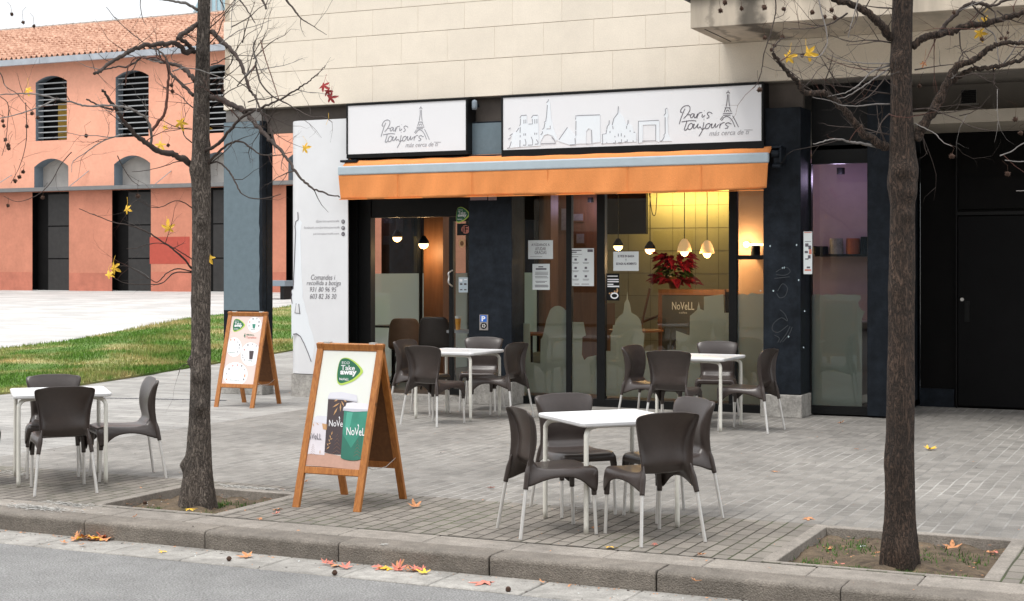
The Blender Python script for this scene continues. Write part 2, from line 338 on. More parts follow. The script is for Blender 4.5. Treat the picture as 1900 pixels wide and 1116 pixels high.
def pxbox(mb, px0, py0, px1, py1, Y, th):          # box with a face on y = Y, thickness th towards the back
    a = W(px0, py1, Y); b = W(px1, py0, Y); 
    zt_ = W((px0+px1)/2, py0, Y).z; zb = W((px0+px1)/2, py1, Y).z
    return mb.box(a.x, b.x, Y, Y+th, zb, zt_)
def copy_thing(o, loc, rz, label, sc=1.):
    c = o.copy(); COL.objects.link(c); c.scale = (sc, sc, sc); c.location = loc; c.rotation_euler = (0, 0, rz); c['label'] = label
    for ch in [x for x in bpy.data.objects if x.parent == o]:
        d = ch.copy(); COL.objects.link(d); d.parent = c
        for g in [x for x in bpy.data.objects if x.parent == ch]:
            e = g.copy(); COL.objects.link(e); e.parent = d
    return c

# ------------------------------------------------------------------ ground, road, kerb
KX0, KX1 = -60., 30.
mb = MB(); mb.q([(-400, -120, -.30), (300, -120, -.30), (300, 9, -.30), (-400, 9, -.30)], [(0, 1, 2, 3)])
mb.q([(-400, 9, -.30), (300, 9, -.30), (300, 20, -.05), (-400, 20, -.05), (300, 45, .88), (-400, 45, .88), (300, 500, .88), (-400, 500, .88)], [(0, 1, 2, 3), (3, 2, 4, 5), (5, 4, 6, 7)])
struct('ground', mb, M['concrete'])
mb = MB(); mb.q([(-90, -1.5, -.13), (60, -1.5, -.13), (60, 7.90, -.13), (-90, 7.90, -.13)], [(0, 1, 2, 3)])
struct('road', mb, M['asphalt'])
mb = MB(); x = -30.
while x < 8:
    mb.box(x+.004, x+.596, 7.88, 8.275, -.25, -.122+random.uniform(-.003, .003)); x += .6
struct('gutter', mb, M['gutter'], bev=.006, seg=1)
JX = [-7.105, -6.088, -5.053, -3.991, -2.918, -1.848]
xs = [JX[0]-1.05*k for k in range(24, 0, -1)]+JX+[JX[-1]+1.06*k for k in range(1, 9)]
mb = MB()
for a, b in zip(xs[:-1], xs[1:]):
    g = .004 if abs(a+2.918) > .01 and abs(a+3.991) > .01 else .014
    d = random.uniform(-.004, .004)
    t_ = -.001+random.uniform(-.003, .001); y_ = 8.262+d; q_ = .028
    pr = [(y_+.012, -.24)]+[(y_+.004+q_-q_*math.cos(an), t_-q_+q_*math.sin(an)) for an in [math.pi/2*i/6 for i in range(7)]]+[(8.50, t_), (8.50, -.24)]
    mb.prism([(a+g*.6, y, z) for y, z in pr], (b-a-g*.6-.003, 0, 0))
struct('kerb', mb, M['kerbm'], bev=.004, seg=1)
mb = MB(); mb.q([(KX0, 8.2628+.03, -.03), (12, 8.2628+.03, -.03), (12, 8.8, -.03), (KX0, 8.8, -.03)], [(0, 1, 2, 3)])
struct('kerb_bed', mb, mat('kerb_joint_dirt', (.09, .07, .05), .95, .3, 20))
mb = MB(); x = -30.
while x < 7.5:
    mb.box(x+.003, x+.617, 8.506, 8.775, -.1, random.uniform(-.003, .001)); x += .62
struct('edge_paving', mb, M['slab'], bev=.005, seg=1)
# brick band with the two tree pits left open
PB = paver('brick_paving', (.245, .220, .190), (.045, .038, .028), .205, .105, .0075, moss=.75, stain=.22)
PM = paver('light_paving', (.285, .268, .244), (.375, .36, .335), .205, .105, .0095, stain=.30, patchy=.45)
PS = paver('slab_paving', (.385, .372, .35), (.18, .172, .16), .62, .205, .010, swap=False, stain=.20, patchy=.8)
PIT = [(-7.44, -6.43, 8.86, 9.86), (-2.36, -1.17, 8.84, 10.12)]
mb = MB()
def sheet(mb, x0, x1, y0, y1, z=0.): mb.q([(x0, y0, z), (x1, y0, z), (x1, y1, z), (x0, y1, z)], [(0, 1, 2, 3)])
E1 = .09; xa = KX0
for (a, b, c, d) in PIT:
    sheet(mb, xa, a-E1, 8.778, 10.22); sheet(mb, a-E1, b+E1, 8.778, c-.0); sheet(mb, a-E1, b+E1, d+E1, 10.22) if d+E1 < 10.22 else None; xa = b+E1
sheet(mb, xa, 12, 8.778, 10.22)
struct('pavement', mb, PB)
mb = MB(); sheet(mb, -10.2, 30, 10.22, 20); struct('paved_forecourt', mb, PM)
mb = MB(); sheet(mb, -60, -10.2, 10.22, 20)
mb.q([(-60, 20, 0), (30, 20, 0), (30, 45, .925), (-60, 45, .925)], [(0, 1, 2, 3)]); struct('slab_pavement', mb, PS)
for (a, b, c, d) in PIT:
    mb = MB(); z = .004
    mb.box(a-E1, a, c, d, -.16, z); mb.box(b, b+E1, c, d, -.16, z); mb.box(a-E1, b+E1, d, d+E1, -.16, z); mb.box(a-E1, b+E1, c-.035, c-.001, -.16, z-.002)
    struct('tree_pit_edging', mb, M['slab'], bev=.006)
    mb = MB(); n = 28
    P = [(a+(b-a)*i/n, c+(d-c)*j/n, -.055+.035*math.exp(-(((i/n-.55)**2+(j/n-.25)**2)*14))+random.uniform(-.007, .007)+.012*math.sin(i*.9+j*.5)) for j in range(n+1) for i in range(n+1)]
    mb.q(P, [(j*(n+1)+i, j*(n+1)+i+1, (j+1)*(n+1)+i+1, (j+1)*(n+1)+i) for j in range(n) for i in range(n)])
    struct('soil', mb, M['soil'], smooth=True)
def T(px, py):                                    # point of the rising plaza under a picture point
    r = ray(px, py); t = (-CAM_H)/r.z
    if r.y*t > 20: t = (-20*.037-CAM_H)/(r.z-.037*r.y)
    return Vector((r.x*t, r.y*t, zt(0, r.y*t)))
FR = [T(*p) for p in ((-500, 790), (-200, 752), (0, 733), (150, 716), (300, 692), (400, 676), (540, 652), (760, 618))]
BK = [T(*p) for p in ((-500, 690), (-200, 668), (0, 650), (120, 636), (250, 612), (355, 592), (540, 570), (760, 545))]
mb = MB(); n = len(FR)
V = [p+Vector((0, 0, .03)) for p in FR+BK]
mb.q(V, [(i, i+1, n+i+1, n+i) for i in range(n-1)]); mb.q([p for p in FR]+[p+Vector((0, 0, .03)) for p in FR], [(i, i+1, n+i+1, n+i) for i in range(n-1)])
struct('lawn', mb, mat('lawn_soil', (.11, .20, .03), .95, .2, .55, c2=(.36, .29, .13), pos=(.47, .66)))
mb = MB()
for k in range(60000):
    s = random.random()*(n-1-1e-6); i = int(s); f = s-i; t = random.random()**1.25
    p = (FR[i].lerp(FR[i+1], f)).lerp(BK[i].lerp(BK[i+1], f), t)
    a = random.uniform(0, 6.28); h = random.uniform(.03, .075)*(1+.5*math.sin(p.x*1.3)*math.sin(p.y*.9)); w = .009
    c, q = math.cos(a)*w, math.sin(a)*w; b = len(mb.v); z = p.z+.03
    mb.v += [Vector((p.x-c, p.y-q, z)), Vector((p.x+c, p.y+q, z)), Vector((p.x+random.uniform(-.03, .03), p.y+random.uniform(-.03, .03), z+h))]; mb.f.append((b, b+1, b+2))
tag(mb.build('grass', M['grass']), 'patchy green and straw coloured grass on the strip of lawn', None, None, 'stuff')
# pale sheet of the plaza behind the lawn
mb = MB(); V = [p+Vector((0, 0, .006)) for p in BK]; far = [Vector((p.x-14*(p.x < -20)-6, 45.2, .935)) for p in BK]
mb.q(V+far, [(i, i+1, n+i+1, n+i) for i in range(n-1)])
struct('plaza', mb, paver('pale_plaza_paving', (.55, .54, .52), (.42, .41, .40), 1.0, .4, .01, swap=False, stain=.09))
mb = MB(); a = G(150, 738); b = G(420, 744); 
for k in range(28):
    p = a.lerp(b, k/28); q = a.lerp(b, (k+.8)/28); mb.box(p.x, q.x, p.y-.04, p.y+.04, -.02, .006)
struct('drain', mb, mat('drain_grating', (.10, .10, .11), .6, .2))
# weeds in the pits
for (cx, cy, sx, sy, nn) in ((-1.95, 8.95, .3, .06, 700), (-1.72, 9.0, .35, .07, 800), (-6.75, 9.45, .2, .12, 300), (-7.05, 9.02, .16, .07, 500), (-6.5, 9.55, .1, .2, 250), (-6.75, 9.0, .3, .05, 300), (-1.3, 8.95, .1, .1, 200), (-1.72, 8.98, .22, .05, 900), (-1.5, 9.6, .3, .3, 260), (-2.1, 9.7, .2, .25, 260), (-6.85, 9.12, .2, .06, 500), (-2.2, 9.1, .1, .15, 150)):
    mb = MB()
    for k in range(nn):
        x = random.gauss(cx, sx*.5); y = random.gauss(cy, sy*.6); a = random.uniform(0, 6.28); h = random.uniform(.012, .045); w = .005; c, q = math.cos(a)*w, math.sin(a)*w; z = -.06
        if y < 8.87: y = 8.88+random.random()*.05
        mb.q([(x-c, y-q, z), (x+c, y+q, z), (x+random.uniform(-.02, .02), y+random.uniform(-.02, .02), z+h)], [(0, 1, 2)])
    tag(mb.build('weeds', M['weed']), 'low green weeds growing in the soil of a tree pit', None, None, 'stuff')

# ------------------------------------------------------------------ the cafe building
YF = 17.4
B = thing('corner_building', 'beige stone clad building with dark ground floor and white cafe signs', 'building', (-8, YF, 0))
def part(name, mb, m, parent=None, **k): return mb.build(name, m, parent or B, **k)
zc = [3.94, 4.42, 4.825, 5.165, 5.56, 5.95, 6.4, 6.9]
mb = MB()
for r in range(len(zc)-1):
    x = -12.49+(.1 if r % 2 else -.33)
    while x < 4:
        x1 = x+.68; a = max(x, -12.49)
        d = random.uniform(-.0015, .0015)
        if x1 > a+.05: mb.box(a+.0004, min(x1, 4)-.0004, YF+d*.4, YF+.06, zc[r]+.0028, zc[r+1]-.0028)
        x = x1
wall = part('wall', mb, M['stone'], bev=.003, seg=1)
mb = MB(); mb.box(-12.48, 4, YF+.02, 30, 3.945, 9.4); part('wall_core', mb, M['stone_joint'], wall)
mb = MB(); mb.box(-12.50, -12.44, YF+.062, 30, 3.94, 6.9); part('side_wall', mb, M['stone'])
mb = MB(); mb.box(-12.43, 4, YF+.065, 30, 3.932, 3.943); part('soffit', mb, M['soffit'])
# balcony
def stain(m, x0, w, dark):                       # run-off stain with its own ragged shape
    n, l = nt(m); b = n['Principled BSDF']; src = b.inputs['Base Color'].links[0].from_socket
    g = n.new('ShaderNodeNewGeometry'); sp = n.new('ShaderNodeSeparateXYZ'); l.new(g.outputs['Position'], sp.inputs[0])
    q = n.new('ShaderNodeTexNoise'); q.inputs['Scale'].default_value = 5; q.inputs['Detail'].default_value = 6; l.new(g.outputs['Position'], q.inputs['Vector'])
    def mt(op, a, c):
        k = n.new('ShaderNodeMath'); k.operation = op; k.use_clamp = False
        for i, v in enumerate((a, c)):
            if isinstance(v, (int, float)): k.inputs[i].default_value = v
            else: l.new(v, k.inputs[i])
        return k.outputs[0]
    d = mt('ABSOLUTE', mt('ADD', mt('SUBTRACT', sp.outputs[0], x0), mt('MULTIPLY', mt('SUBTRACT', q.outputs[0], .5), .30)), 0)
    r = n.new('ShaderNodeMapRange'); r.inputs[1].default_value = w*.3; r.inputs[2].default_value = w*1.8; r.inputs[3].default_value = dark; r.inputs[4].default_value = 1; r.interpolation_type = 'SMOOTHSTEP'; l.new(d, r.inputs[0])
    v = n.new('ShaderNodeVectorMath'); v.operation = 'SCALE'; l.new(src, v.inputs[0]); l.new(r.outputs[0], v.inputs['Scale']); l.new(v.outputs[0], b.inputs['Base Color'])
bl = W(1281, 53, 16.17); bs = mat('stained_render', (.52, .45, .36), .85, .30, 1.3, .1, 60, stretch=(2.2, 1, .35))
mb = MB(); mb.box(bl.x, 4, 16.17, YF-.002, bl.z, bl.z+.42); bal = part('balcony', mb, bs, bev=.006); stain(bs, W(1392, 20, 16.17).x, .11, .22); stain(bs, W(1322, 20, 16.17).x, .03, .6)
mb = MB(); mb.box(bl.x-.09, bl.x-.05, 16.2, YF, bl.z+.33, bl.z+.40); mb.box(bl.x-.09, 4, 16.12, 16.16, bl.z+.33, bl.z+.40)
for k in range(60): mb.tube([(bl.x-.07+k*.12, 16.14, bl.z+.40), (bl.x-.07+k*.12, 16.14, bl.z+1.3)], .008, 6)
mb.box(bl.x-.09, 4, 16.11, 16.17, bl.z+1.3, bl.z+1.34); part('railing', mb, M['pier'], bal)
mb = MB(); mb.box(bl.x+.12, bl.x+.135, 16.3, YF-.1, bl.z-.003, bl.z+.01); part('drip_groove', mb, M['dark'], bal)
brown = mat('brown_lintel', (.085, .07, .06), .8, .2, 4)
mb = MB(); mb.box(-11.9, -4.36, YF+.12, YF+.2, 3.60, 3.931); part('lintel', mb, brown)
# corner column
def pier(x0, x1, y0, y1, ztop, basez, name='pier', bx=.03, sideseam=False):
    mb = MB(); mb.box(x0, x1, y0, y1, basez, ztop)
    p = part(name, mb, M['pier'], bev=.004, seg=1)
    if basez > .02:
        mb = MB(); mb.box(x0-bx, x1+bx*.6, y0-bx, y1, 0, basez-.004); part('plinth', mb, M['concrete'], p, bev=.008)
    return p
c1 = pier(-12.49, -11.85, YF, YF+.26, 3.77, .16, 'column')
mb = MB(); mb.box(-12.47, -11.87, YF+.03, YF+.24, 3.77, 3.931); part('capital', mb, mat('grey_cap', (.18, .17, .16), .8, .1), c1)
def patch(x0, x1, z0, z1, y, n=26):              # brushed-edge patch proud of the metal: column repaint, daylight tone on the pier
    L = [(x0+.004, y, z0+(z1-z0)*i/n) for i in range(n+1)]; 
    Rr = [(x1+random.uniform(-.012, .004)*(1 if i not in (0, n) else 0), y, z0+(z1-z0)*i/n) for i in range(n, -1, -1)]
    return MB().prism(L+Rr, (0, .0025, 0))
part('paint_or_light_patch', patch(-12.488, -11.89, 1.16, 3.765, YF-.003), M['pierlt'], c1)
mb = MB(); mb.box(-11.853, -11.846, YF+.10, YF+.112, .17, 3.76); part('seam', mb, M['black'], c1)
# columns of the arcade behind, seen through the cafe
for y in (22.0, 27.0): pier(-12.45, -11.9, y, y+.5, 3.93, .02, 'column')
# white curved panel and its concrete base
def curved(x0, x1, y0, y1, r, z0, z1, th):
    out = [(x0, y1)]+[(x0+r-r*math.cos(a), y0+r-r*math.sin(a)) for a in [math.pi/2*i/8 for i in range(9)]]+[(x1, y0)]
    inn = [(x1, y0+th)]+[(x0+r-(r-th)*math.cos(a), y0+r-(r-th)*math.sin(a)) for a in [math.pi/2*i/8 for i in range(8, -1, -1)]]+[(x0+th, y1)]
    return MB().prism([(x, y, z0) for x, y in out+inn], (0, 0, z1-z0))
PN = thing('advertising_panel', 'tall white curved panel with grey tower outline and phone numbers beside the entrance', 'panel', (-11, 17.4, .3))
mb = curved(-11.43, -10.465, 17.37, 17.9, .22, .315, 3.74, .02); mb.build('panel_sheet', M['panel'], PN)
part('plinth', curved(-11.45, -10.45, 17.36, 18.0, .22, 0, .305, .25), M['concrete'])
part('wall_core', MB().box(-11.38, -10.47, 17.62, 17.75, .3, 3.93), M['black'])
Z7 = lambda x, y, Y=17.3685: W(530+x/3.483, 380+y/3.483, Y)
cut = [(78, 100), (92, 98), (105, 118), (100, 140), (95, 175), (98, 300), (103, 450), (110, 560), (108, 600), (122, 640), (130, 690), (142, 720), (152, 780), (175, 840), (187, 900), (170, 1020), (150, 970), (128, 915), (105, 870), (70, 835), (45, 845), (38, 870), (36, 560), (48, 545), (62, 180), (60, 140), (66, 110)]
mb = MB().prism([Z7(*p) for p in cut], (0, .004, 0)); mb.build('tower_cutout', M['whitecut'], PN)
mb = MB()
for st in ([(78, 48), (80, 100)], [(80, 100), (66, 108), (60, 140), (64, 175)], [(64, 175), (58, 330), (48, 545), (38, 548)], [(40, 575), (36, 600), (42, 640)], [(68, 640), (60, 700), (92, 706), (84, 642)], [(48, 838), (70, 833), (95, 852), (120, 900), (145, 960), (165, 1015)], [(37, 560), (36, 600)]):
    mb.ribbon([Z7(*p, 17.364) for p in st], .011, (0, -1, 0))
mb.build('tower_outline', M['ink'], PN)
mb = MB().prism([Z7(*p, 17.363) for p in [(66, 645), (83, 648), (88, 700), (62, 698)]], (0, .002, 0)); mb.build('tower_window', M['panel'], PN)
tx = [('Comandes i', 577, 510, 622, 519.5), ('recollida a botiga', 569, 521, 632, 532), ('931 80 96 95', 575, 533, 624, 541.5), ('603 82 36 30', 575, 545.5, 624, 554.5)]
for s, a, b, c, d in tx: pxtext(MB(), s, a, b, c, d, 17.366, shear=.25, bold=-.006).build('lettering', M['ink'], PN)
for s, a, b, c, d in (('@paristoujourscafe', 586, 408.5, 629, 414), ('facebook.com/paristoujourscafe', 564, 420.5, 630, 426), ('paristoujourscafe.com', 581, 432, 629, 437)):
    pxtext(MB(), s, a, b, c, d, 17.366, shear=.2).build('lettering', M['inklt'], PN)
for k, y in enumerate((411.5, 423.5, 434.5)):
    c = W(636.5, y, 17.364); mb = MB().prism([c+Vector((.027*math.cos(a), 0, .027*math.sin(a))) for a in [i*.3142 for i in range(20)]], (0, .003, 0)); ic = mb.build('icon', M['ink'], PN)
    mb = MB()
    if k == 0: mb.ribbon([c+Vector((.012*math.cos(a), -.002, .012*math.sin(a))) for a in [i*.393 for i in range(17)]], .004, (0, -1, 0))
    elif k == 1: text_on(mb, 'f', lambda x, y_: Vector((x, c.y-.002, y_)), c.x-.007, c.x+.008, c.z-.018, c.z+.018, bold=.02)
    else: mb.ribbon([c+Vector((.012*math.cos(a), -.002, .006+.012*math.sin(a))) for a in [3.4+i*.25 for i in range(11)]], .004, (0, -1, 0))
    mb.build('icon_mark', M['white'], ic)
# piers
pA = pier(-8.68, -8.07, YF, YF+.4, 3.62, .30)
part('paint_or_light_patch', patch(-8.678, -8.075, 3.16, 3.60, YF-.003, 4), M['pierlt'], pA)  # pier brighter above the awning: daylight put into the colour
pB = pier(-4.79, -4.345, 17.35, 17.84, 3.62, .27)
mb = MB()
for st in ([(1440, 505), (1450, 499), (1461, 497), (1466, 505), (1456, 511), (1440, 510)], [(1437, 517), (1465, 514)], [(1443, 540), (1452, 527), (1461, 535), (1457, 549), (1447, 553), (1441, 545)], [(1447, 575), (1456, 583), (1461, 596), (1450, 590), (1436, 600), (1433, 612), (1444, 617), (1462, 604)], [(1470, 607), (1464, 621), (1452, 635)], [(1466, 606), (1459, 620), (1447, 636)], [(1437, 622), (1446, 628), (1443, 636)]):
    mb.ribbon(spline([W(x, y, 17.3455) for x, y in st], 5), .006, (0, -1, 0))
part('scratched_graffiti', mb, mat('scratch_grey', (.050, .057, .064), .7, .2), pB)
mb = MB()
for (x, y) in ((1429, 457), (1435, 540), (1455, 497), (1452, 498), (1411, 540), (1478, 455), (1482, 520), (1493, 578), (1491, 645), (1463, 625)):
    c = W(x, y, 17.3455); mb.prism([c+Vector((random.uniform(.006, .012)*math.cos(a), 0, random.uniform(.008, .016)*math.sin(a))) for a in (0, 1.2, 2.4, 3.6, 4.8)], (0, .001, 0))
part('sticker_remnants', mb, mat('sticker_white', (.45, .55, .60), .7, .1), pB)
xC0, xC1 = W(1611, 500, 17.8).x, W(1660, 500, 17.8).x
pC = pier(xC0, xC1, 17.74, 19.5, 3.931, .02)
mb = MB(); mb.box(-4.34, xC0-.002, 17.86, 17.92, 2.99, 3.931); part('fascia', mb, M['black'])
mb = MB(); mb.box(-10.46, -4.8, 17.72, 17.8, 2.93, 3.6); part('fascia', mb, M['black'])
# recessed passage on the right
mb = MB(); mb.box(xC1, 6, 19.5, 19.6, .0, 3.6); rw = part('recess_wall', mb, M['dark'])
a = W(1699, 720, 19.495); b = W(1771, 720, 19.495); mb = MB(); mb.box(xC1, b.x, 19.47, 19.499, 0.002, a.z); part('plinth', mb, M['pier'], rw)
a = W(1778, 402, 19.46); b = W(1990, 402, 19.46); mb = MB(); mb.box(a.x, b.x, 19.44, 19.499, .03, a.z)
dr = part('service_door', mb, mat('door_dark', (.0055, .0055, .006), .55, .2, 2, spec=.12), bev=.004); 
c = W(1785, 556, 19.43); mb = MB(); mb.lathe([(.0, .0), (.022, 0), (.022, .02), (0, .02)], (0, 0, 0), 12)
mb.v = [Vector((c.x+p.x, 19.42+p.z, c.z+p.y)) for p in mb.v]; part('door_lock', mb, M['alu'], dr)
mb = MB(); mb.box(c.x+.03, c.x+.09, 19.425, 19.44, c.z-.28, c.z-.02); part('door_handle', mb, M['black'], dr)
mb = MB(); mb.box(a.x-.03, a.x-.012, 19.455, 19.499, .0, 3.4); mb.box(a.x-.03, b.x, 19.45, 19.499, a.z+.015, a.z+.055); part('door_frame', mb, M['black'])
mb = MB(); q = W(1780, 330, 19.47); q2 = W(1990, 385, 19.47); mb.box(q.x, q2.x, 19.46, 19.499, q2.z, q.z); part('transom_panel', mb, M['dark'])
mb = MB(); mb.box(xC1+.002, 6, 18.2, 19.6, 3.44, 3.585); part('beam', mb, mat('pale_beam', (.44, .39, .32), .85, .1, 3, .1))
mb = MB(); mb.box(xC1+.002, 6, 18.6, 18.7, 3.587, 3.931); up = part('upper_wall', mb, M['soffit'])
a = W(1783, 193, 18.58); b = W(1812, 166, 18.58); mb = MB()
mb.box(a.x, b.x, 18.585, 18.599, a.z, b.z); mb.box(a.x-.02, b.x+.02, 18.57, 18.599, a.z-.025, a.z); vent = part('air_vent', mb, M['concrete'])
mb = MB(); mb.box(a.x+.004, b.x-.004, 18.583, 18.5845, a.z+.004, b.z-.004)
for k in range(7): mb.box(a.x+.006, b.x-.006, 18.572, 18.582, a.z+.01+k*(b.z-a.z-.02)/7, a.z+.018+k*(b.z-a.z-.02)/7)
part('vent_grille', mb, M['black'], vent)

# ------------------------------------------------------------------ shop front: frames, panes, door
YG = 17.75
def vbar(px0, px1, name='mullion', z0=.03, z1=2.93, y0=YG-.03, y1=YG+.05):
    mb = MB(); mb.box(W(px0, 500, y0).x, W(px1, 500, y0).x, y0, y1, z0, z1); return part(name, mb, M['black'], bev=.003, seg=1)
vbar(944, 957); vbar(1050, 1060, y0=YG-.025); vbar(1107, 1122, y0=YG-.04); vbar(1352, 1367)
mb = MB(); mb.box(-8.07, -4.8, YG-.035, YG+.055, .0, .10); part('bottom_rail', mb, M['black'], bev=.003, seg=1)
mb = MB(); mb.box(W(1367, 480, YG-.03).x, -4.8, YG-.025, YG+.045, W(1390, 482, YG).z, W(1390, 474, YG).z); part('transom', mb, M['black'])
def pane(px0, px1, z0=.1, z1=2.93, name='window_pane', Y=YG):
    mb = MB(); mb.q([(W(px0, 500, Y).x, Y, z0), (W(px1, 500, Y).x, Y, z0), (W(px1, 500, Y).x, Y, z1), (W(px0, 500, Y).x, Y, z1)], [(0, 1, 2, 3)])
    return part(name, mb, M['glass'])
P1 = pane(956, 1051); P2 = pane(1059, 1108); P3 = pane(1121, 1353); P4 = pane(1366, 1424)
# narrow window
xa, xb = W(1500, 500, 17.8).x, xC0
mb = MB(); mb.box(-4.345, W(1506, 500, 17.8).x, 17.78, 17.86, 0.02, 2.99); mb.box(W(1506, 500, 17.8).x, xb-.002, 17.78, 17.86, 0.02, W(1560, 754, 17.8).z); mb.box(W(1506, 500, 17.8).x, xb-.002, 17.78, 17.86, W(1560, 304, 17.8).z, 2.992)
part('window_frame', mb, M['black'])
P5 = pane(1506, 1612, W(1560, 754, 17.8).z, W(1560, 304, 17.8).z, Y=17.82)
# frosted films on the inside of the panes, cut to a skyline
Za = lambda x, y, Y=YG+.006: W(900+x/3.1, 400+y/3.1, Y)
Zb = lambda x, y, Y=YG+.006: W(920+x/2.657, 340+y/2.657, Y)
def film(pts, parent, m='film', Y=None): return MB().prism(pts, (0, .0015, 0)).build('frosted_film', M[m], parent)
arc = lambda cx, cy, rx, ry, a0, a1, n=14: [(cx+rx*math.cos(R(a0+(a1-a0)*i/n)), cy-ry*math.sin(R(a0+(a1-a0)*i/n))) for i in range(n+1)]
film([Za(*p) for p in [(172, 1015), (172, 612), (200, 620), (256, 622), (260, 690), (262, 845), (318, 852), (320, 715), (330, 700), (345, 640), (352, 605)]+arc(418, 575, 52, 55, 165, 30)+[(468, 540), (468, 1025)]], P1)
film([Za(*p) for p in [(352, 600)]+arc(412, 625, 50, 60, 150, 30)+[(468, 590), (468, 608), (440, 590), (412, 583), (385, 592), (362, 612)]], P1, 'film2') if 0 else None
film([Za(*p) for p in [(486, 1018), (486, 612), (530, 614), (566, 614), (580, 690), (560, 700), (556, 800), (570, 832), (590, 815), (640, 805), (645, 1030)]], P2)
film([Zb(*p) for p in [(537, 1050), (537, 828), (566, 828), (566, 740), (575, 735), (577, 700)]+arc(652, 705, 66, 65, 175, 118, 8)+[(628, 640), (632, 615), (634, 592), (644, 575), (648, 535), (652, 575), (660, 592), (664, 615), (668, 640)]+arc(652, 705, 66, 65, 62, 5, 8)+[(722, 735), (730, 742), (728, 828), (795, 828), (862, 822), (888, 822), (888, 728), (955, 752), (957, 655), (975, 640), (992, 625), (1000, 585), (1008, 622), (1026, 628), (1026, 560), (1122, 548), (1125, 640), (1148, 640), (1152, 1075)]], P3)
film([Zb(*p, YG+.008) for p in [(1180, 1088), (1182, 555), (1215, 545), (1240, 552), (1262, 540), (1290, 548), (1330, 542), (1332, 1092)]], P4)
Zn = lambda x, y, Y=17.828: W(1400+x/2.79, 380+y/2.79, Y)
film([Zn(*p) for p in [(296, 1040), (298, 468), (330, 462), (350, 470), (372, 463), (400, 468), (440, 462), (480, 468), (520, 465), (548, 470), (552, 488), (536, 505), (540, 528), (560, 550), (572, 552), (556, 590), (556, 1045)]], P5)
# entrance
mb = MB(); x0 = W(692, 500, YG-.03).x; mb.box(-10.462, x0, 17.66, 17.78, .02, 2.93); part('door_jamb', mb, M['black'])
mb = MB(); mb.box(x0, -8.69, 17.68, 17.78, 2.42, 2.93); part('door_transom', mb, M['black'])
mb = MB(); mb.box(-10.46, -8.69, 17.6, 17.85, 0.0, .06); part('threshold', mb, M['concrete'])
DR = MB(); xl, xr = W(834, 500, 17.7).x, -8.70
for (a, b, c, d) in ((xl, xl+.06, .08, 2.415), (xr-.05, xr, .08, 2.415), (xl+.06, xr-.05, .08, .16), (xl+.06, xr-.05, 2.36, 2.415)): DR.box(a, b, 17.68, 17.73, c, d)
dr = part('glass_door', DR, M['black'], bev=.003, seg=1)
mb = MB(); mb.q([(xl+.05, 17.705, .16), (xr-.04, 17.705, .16), (xr-.04, 17.705, 2.37), (xl+.05, 17.705, 2.37)], [(0, 1, 2, 3)]); part('door_glass', mb, M['glass'], dr)
h = [W(833, y, 17.62) for y in (502, 507, 515, 525, 532)]; mb = MB(); mb.tube(spline([(h[0].x+.02, 17.68, h[0].z), (h[1].x, 17.61, h[1].z), h[2], (h[3].x, 17.61, h[3].z), (h[4].x+.02, 17.68, h[4].z)], 4), .011, 8); part('door_handle', mb, M['alu'], dr, smooth=True)

# ------------------------------------------------------------------ interior shell
BY = 25.5
def iwall(name, x0, x1, y0, y1, z0, z1, m): mb = MB(); mb.box(x0, x1, y0, y1, z0, z1); return part(name, mb, m)
iwall('interior_floor', -11.3, xC1, 17.86, BY, .03, .10, mat('interior_floor_tile', (.075, .055, .042), .35, .2, 5))
iwall('interior_ceiling', -11.3, xC1, 17.86, BY, 3.15, 3.2, mat('interior_ceiling_dark', (.10, .085, .06), .8, .1))
bw = lambda px: W(px, 500, BY).x
iwall('interior_wall', bw(1117), bw(1420), BY, BY+.1, .1, 3.15, M['wallbeige'])
mb = MB()
for k in range(9): x = bw(1125)+k*.42; mb.box(x, x+.005, BY-.003, BY-.0005, .1, 3.1)
for k in range(8): mb.box(bw(1118), bw(1419), BY-.005, BY-.0032, .45+k*.4, .455+k*.4)
part('tile_joints', mb, mat('tile_joint_dark', (.09, .075, .04), .8, .1))
iwall('interior_wall', bw(1000), bw(1116), BY-.02, BY+.1, .1, 3.15, M['ply'])
iwall('interior_wall', bw(950), bw(1000), BY, BY+.1, .1, 1.2, M['dark'])
iwall('interior_wall', -6.9, xC1, 19.6, 19.7, .1, 3.15, M['peach']) if 0 else None
iwall('partition', W(1367, 500, 19.3).x, W(1470, 500, 19.3).x, 19.3, 19.4, .1, 3.15, M['peach'])
iwall('partition', W(1470, 500, 19.3).x+.001, xC1, 19.3, 19.4, .1, 3.15, M['purple'])
iwall('wood_post', W(786, 500, 19.2).x, W(822, 500, 19.2).x, 19.2, 19.6, .1, 3.15, M['ply'])
iwall('wood_post', W(1009, 500, 22.).x, W(1022, 500, 22.).x, 22., 22.3, .1, 3.15, M['ply'])
iwall('menu_screen', W(1116, 500, 24.9).x, W(1199, 500, 24.9).x, 24.9, 25.0, W(1150, 435, 24.9).z, 3.1, M['black'])
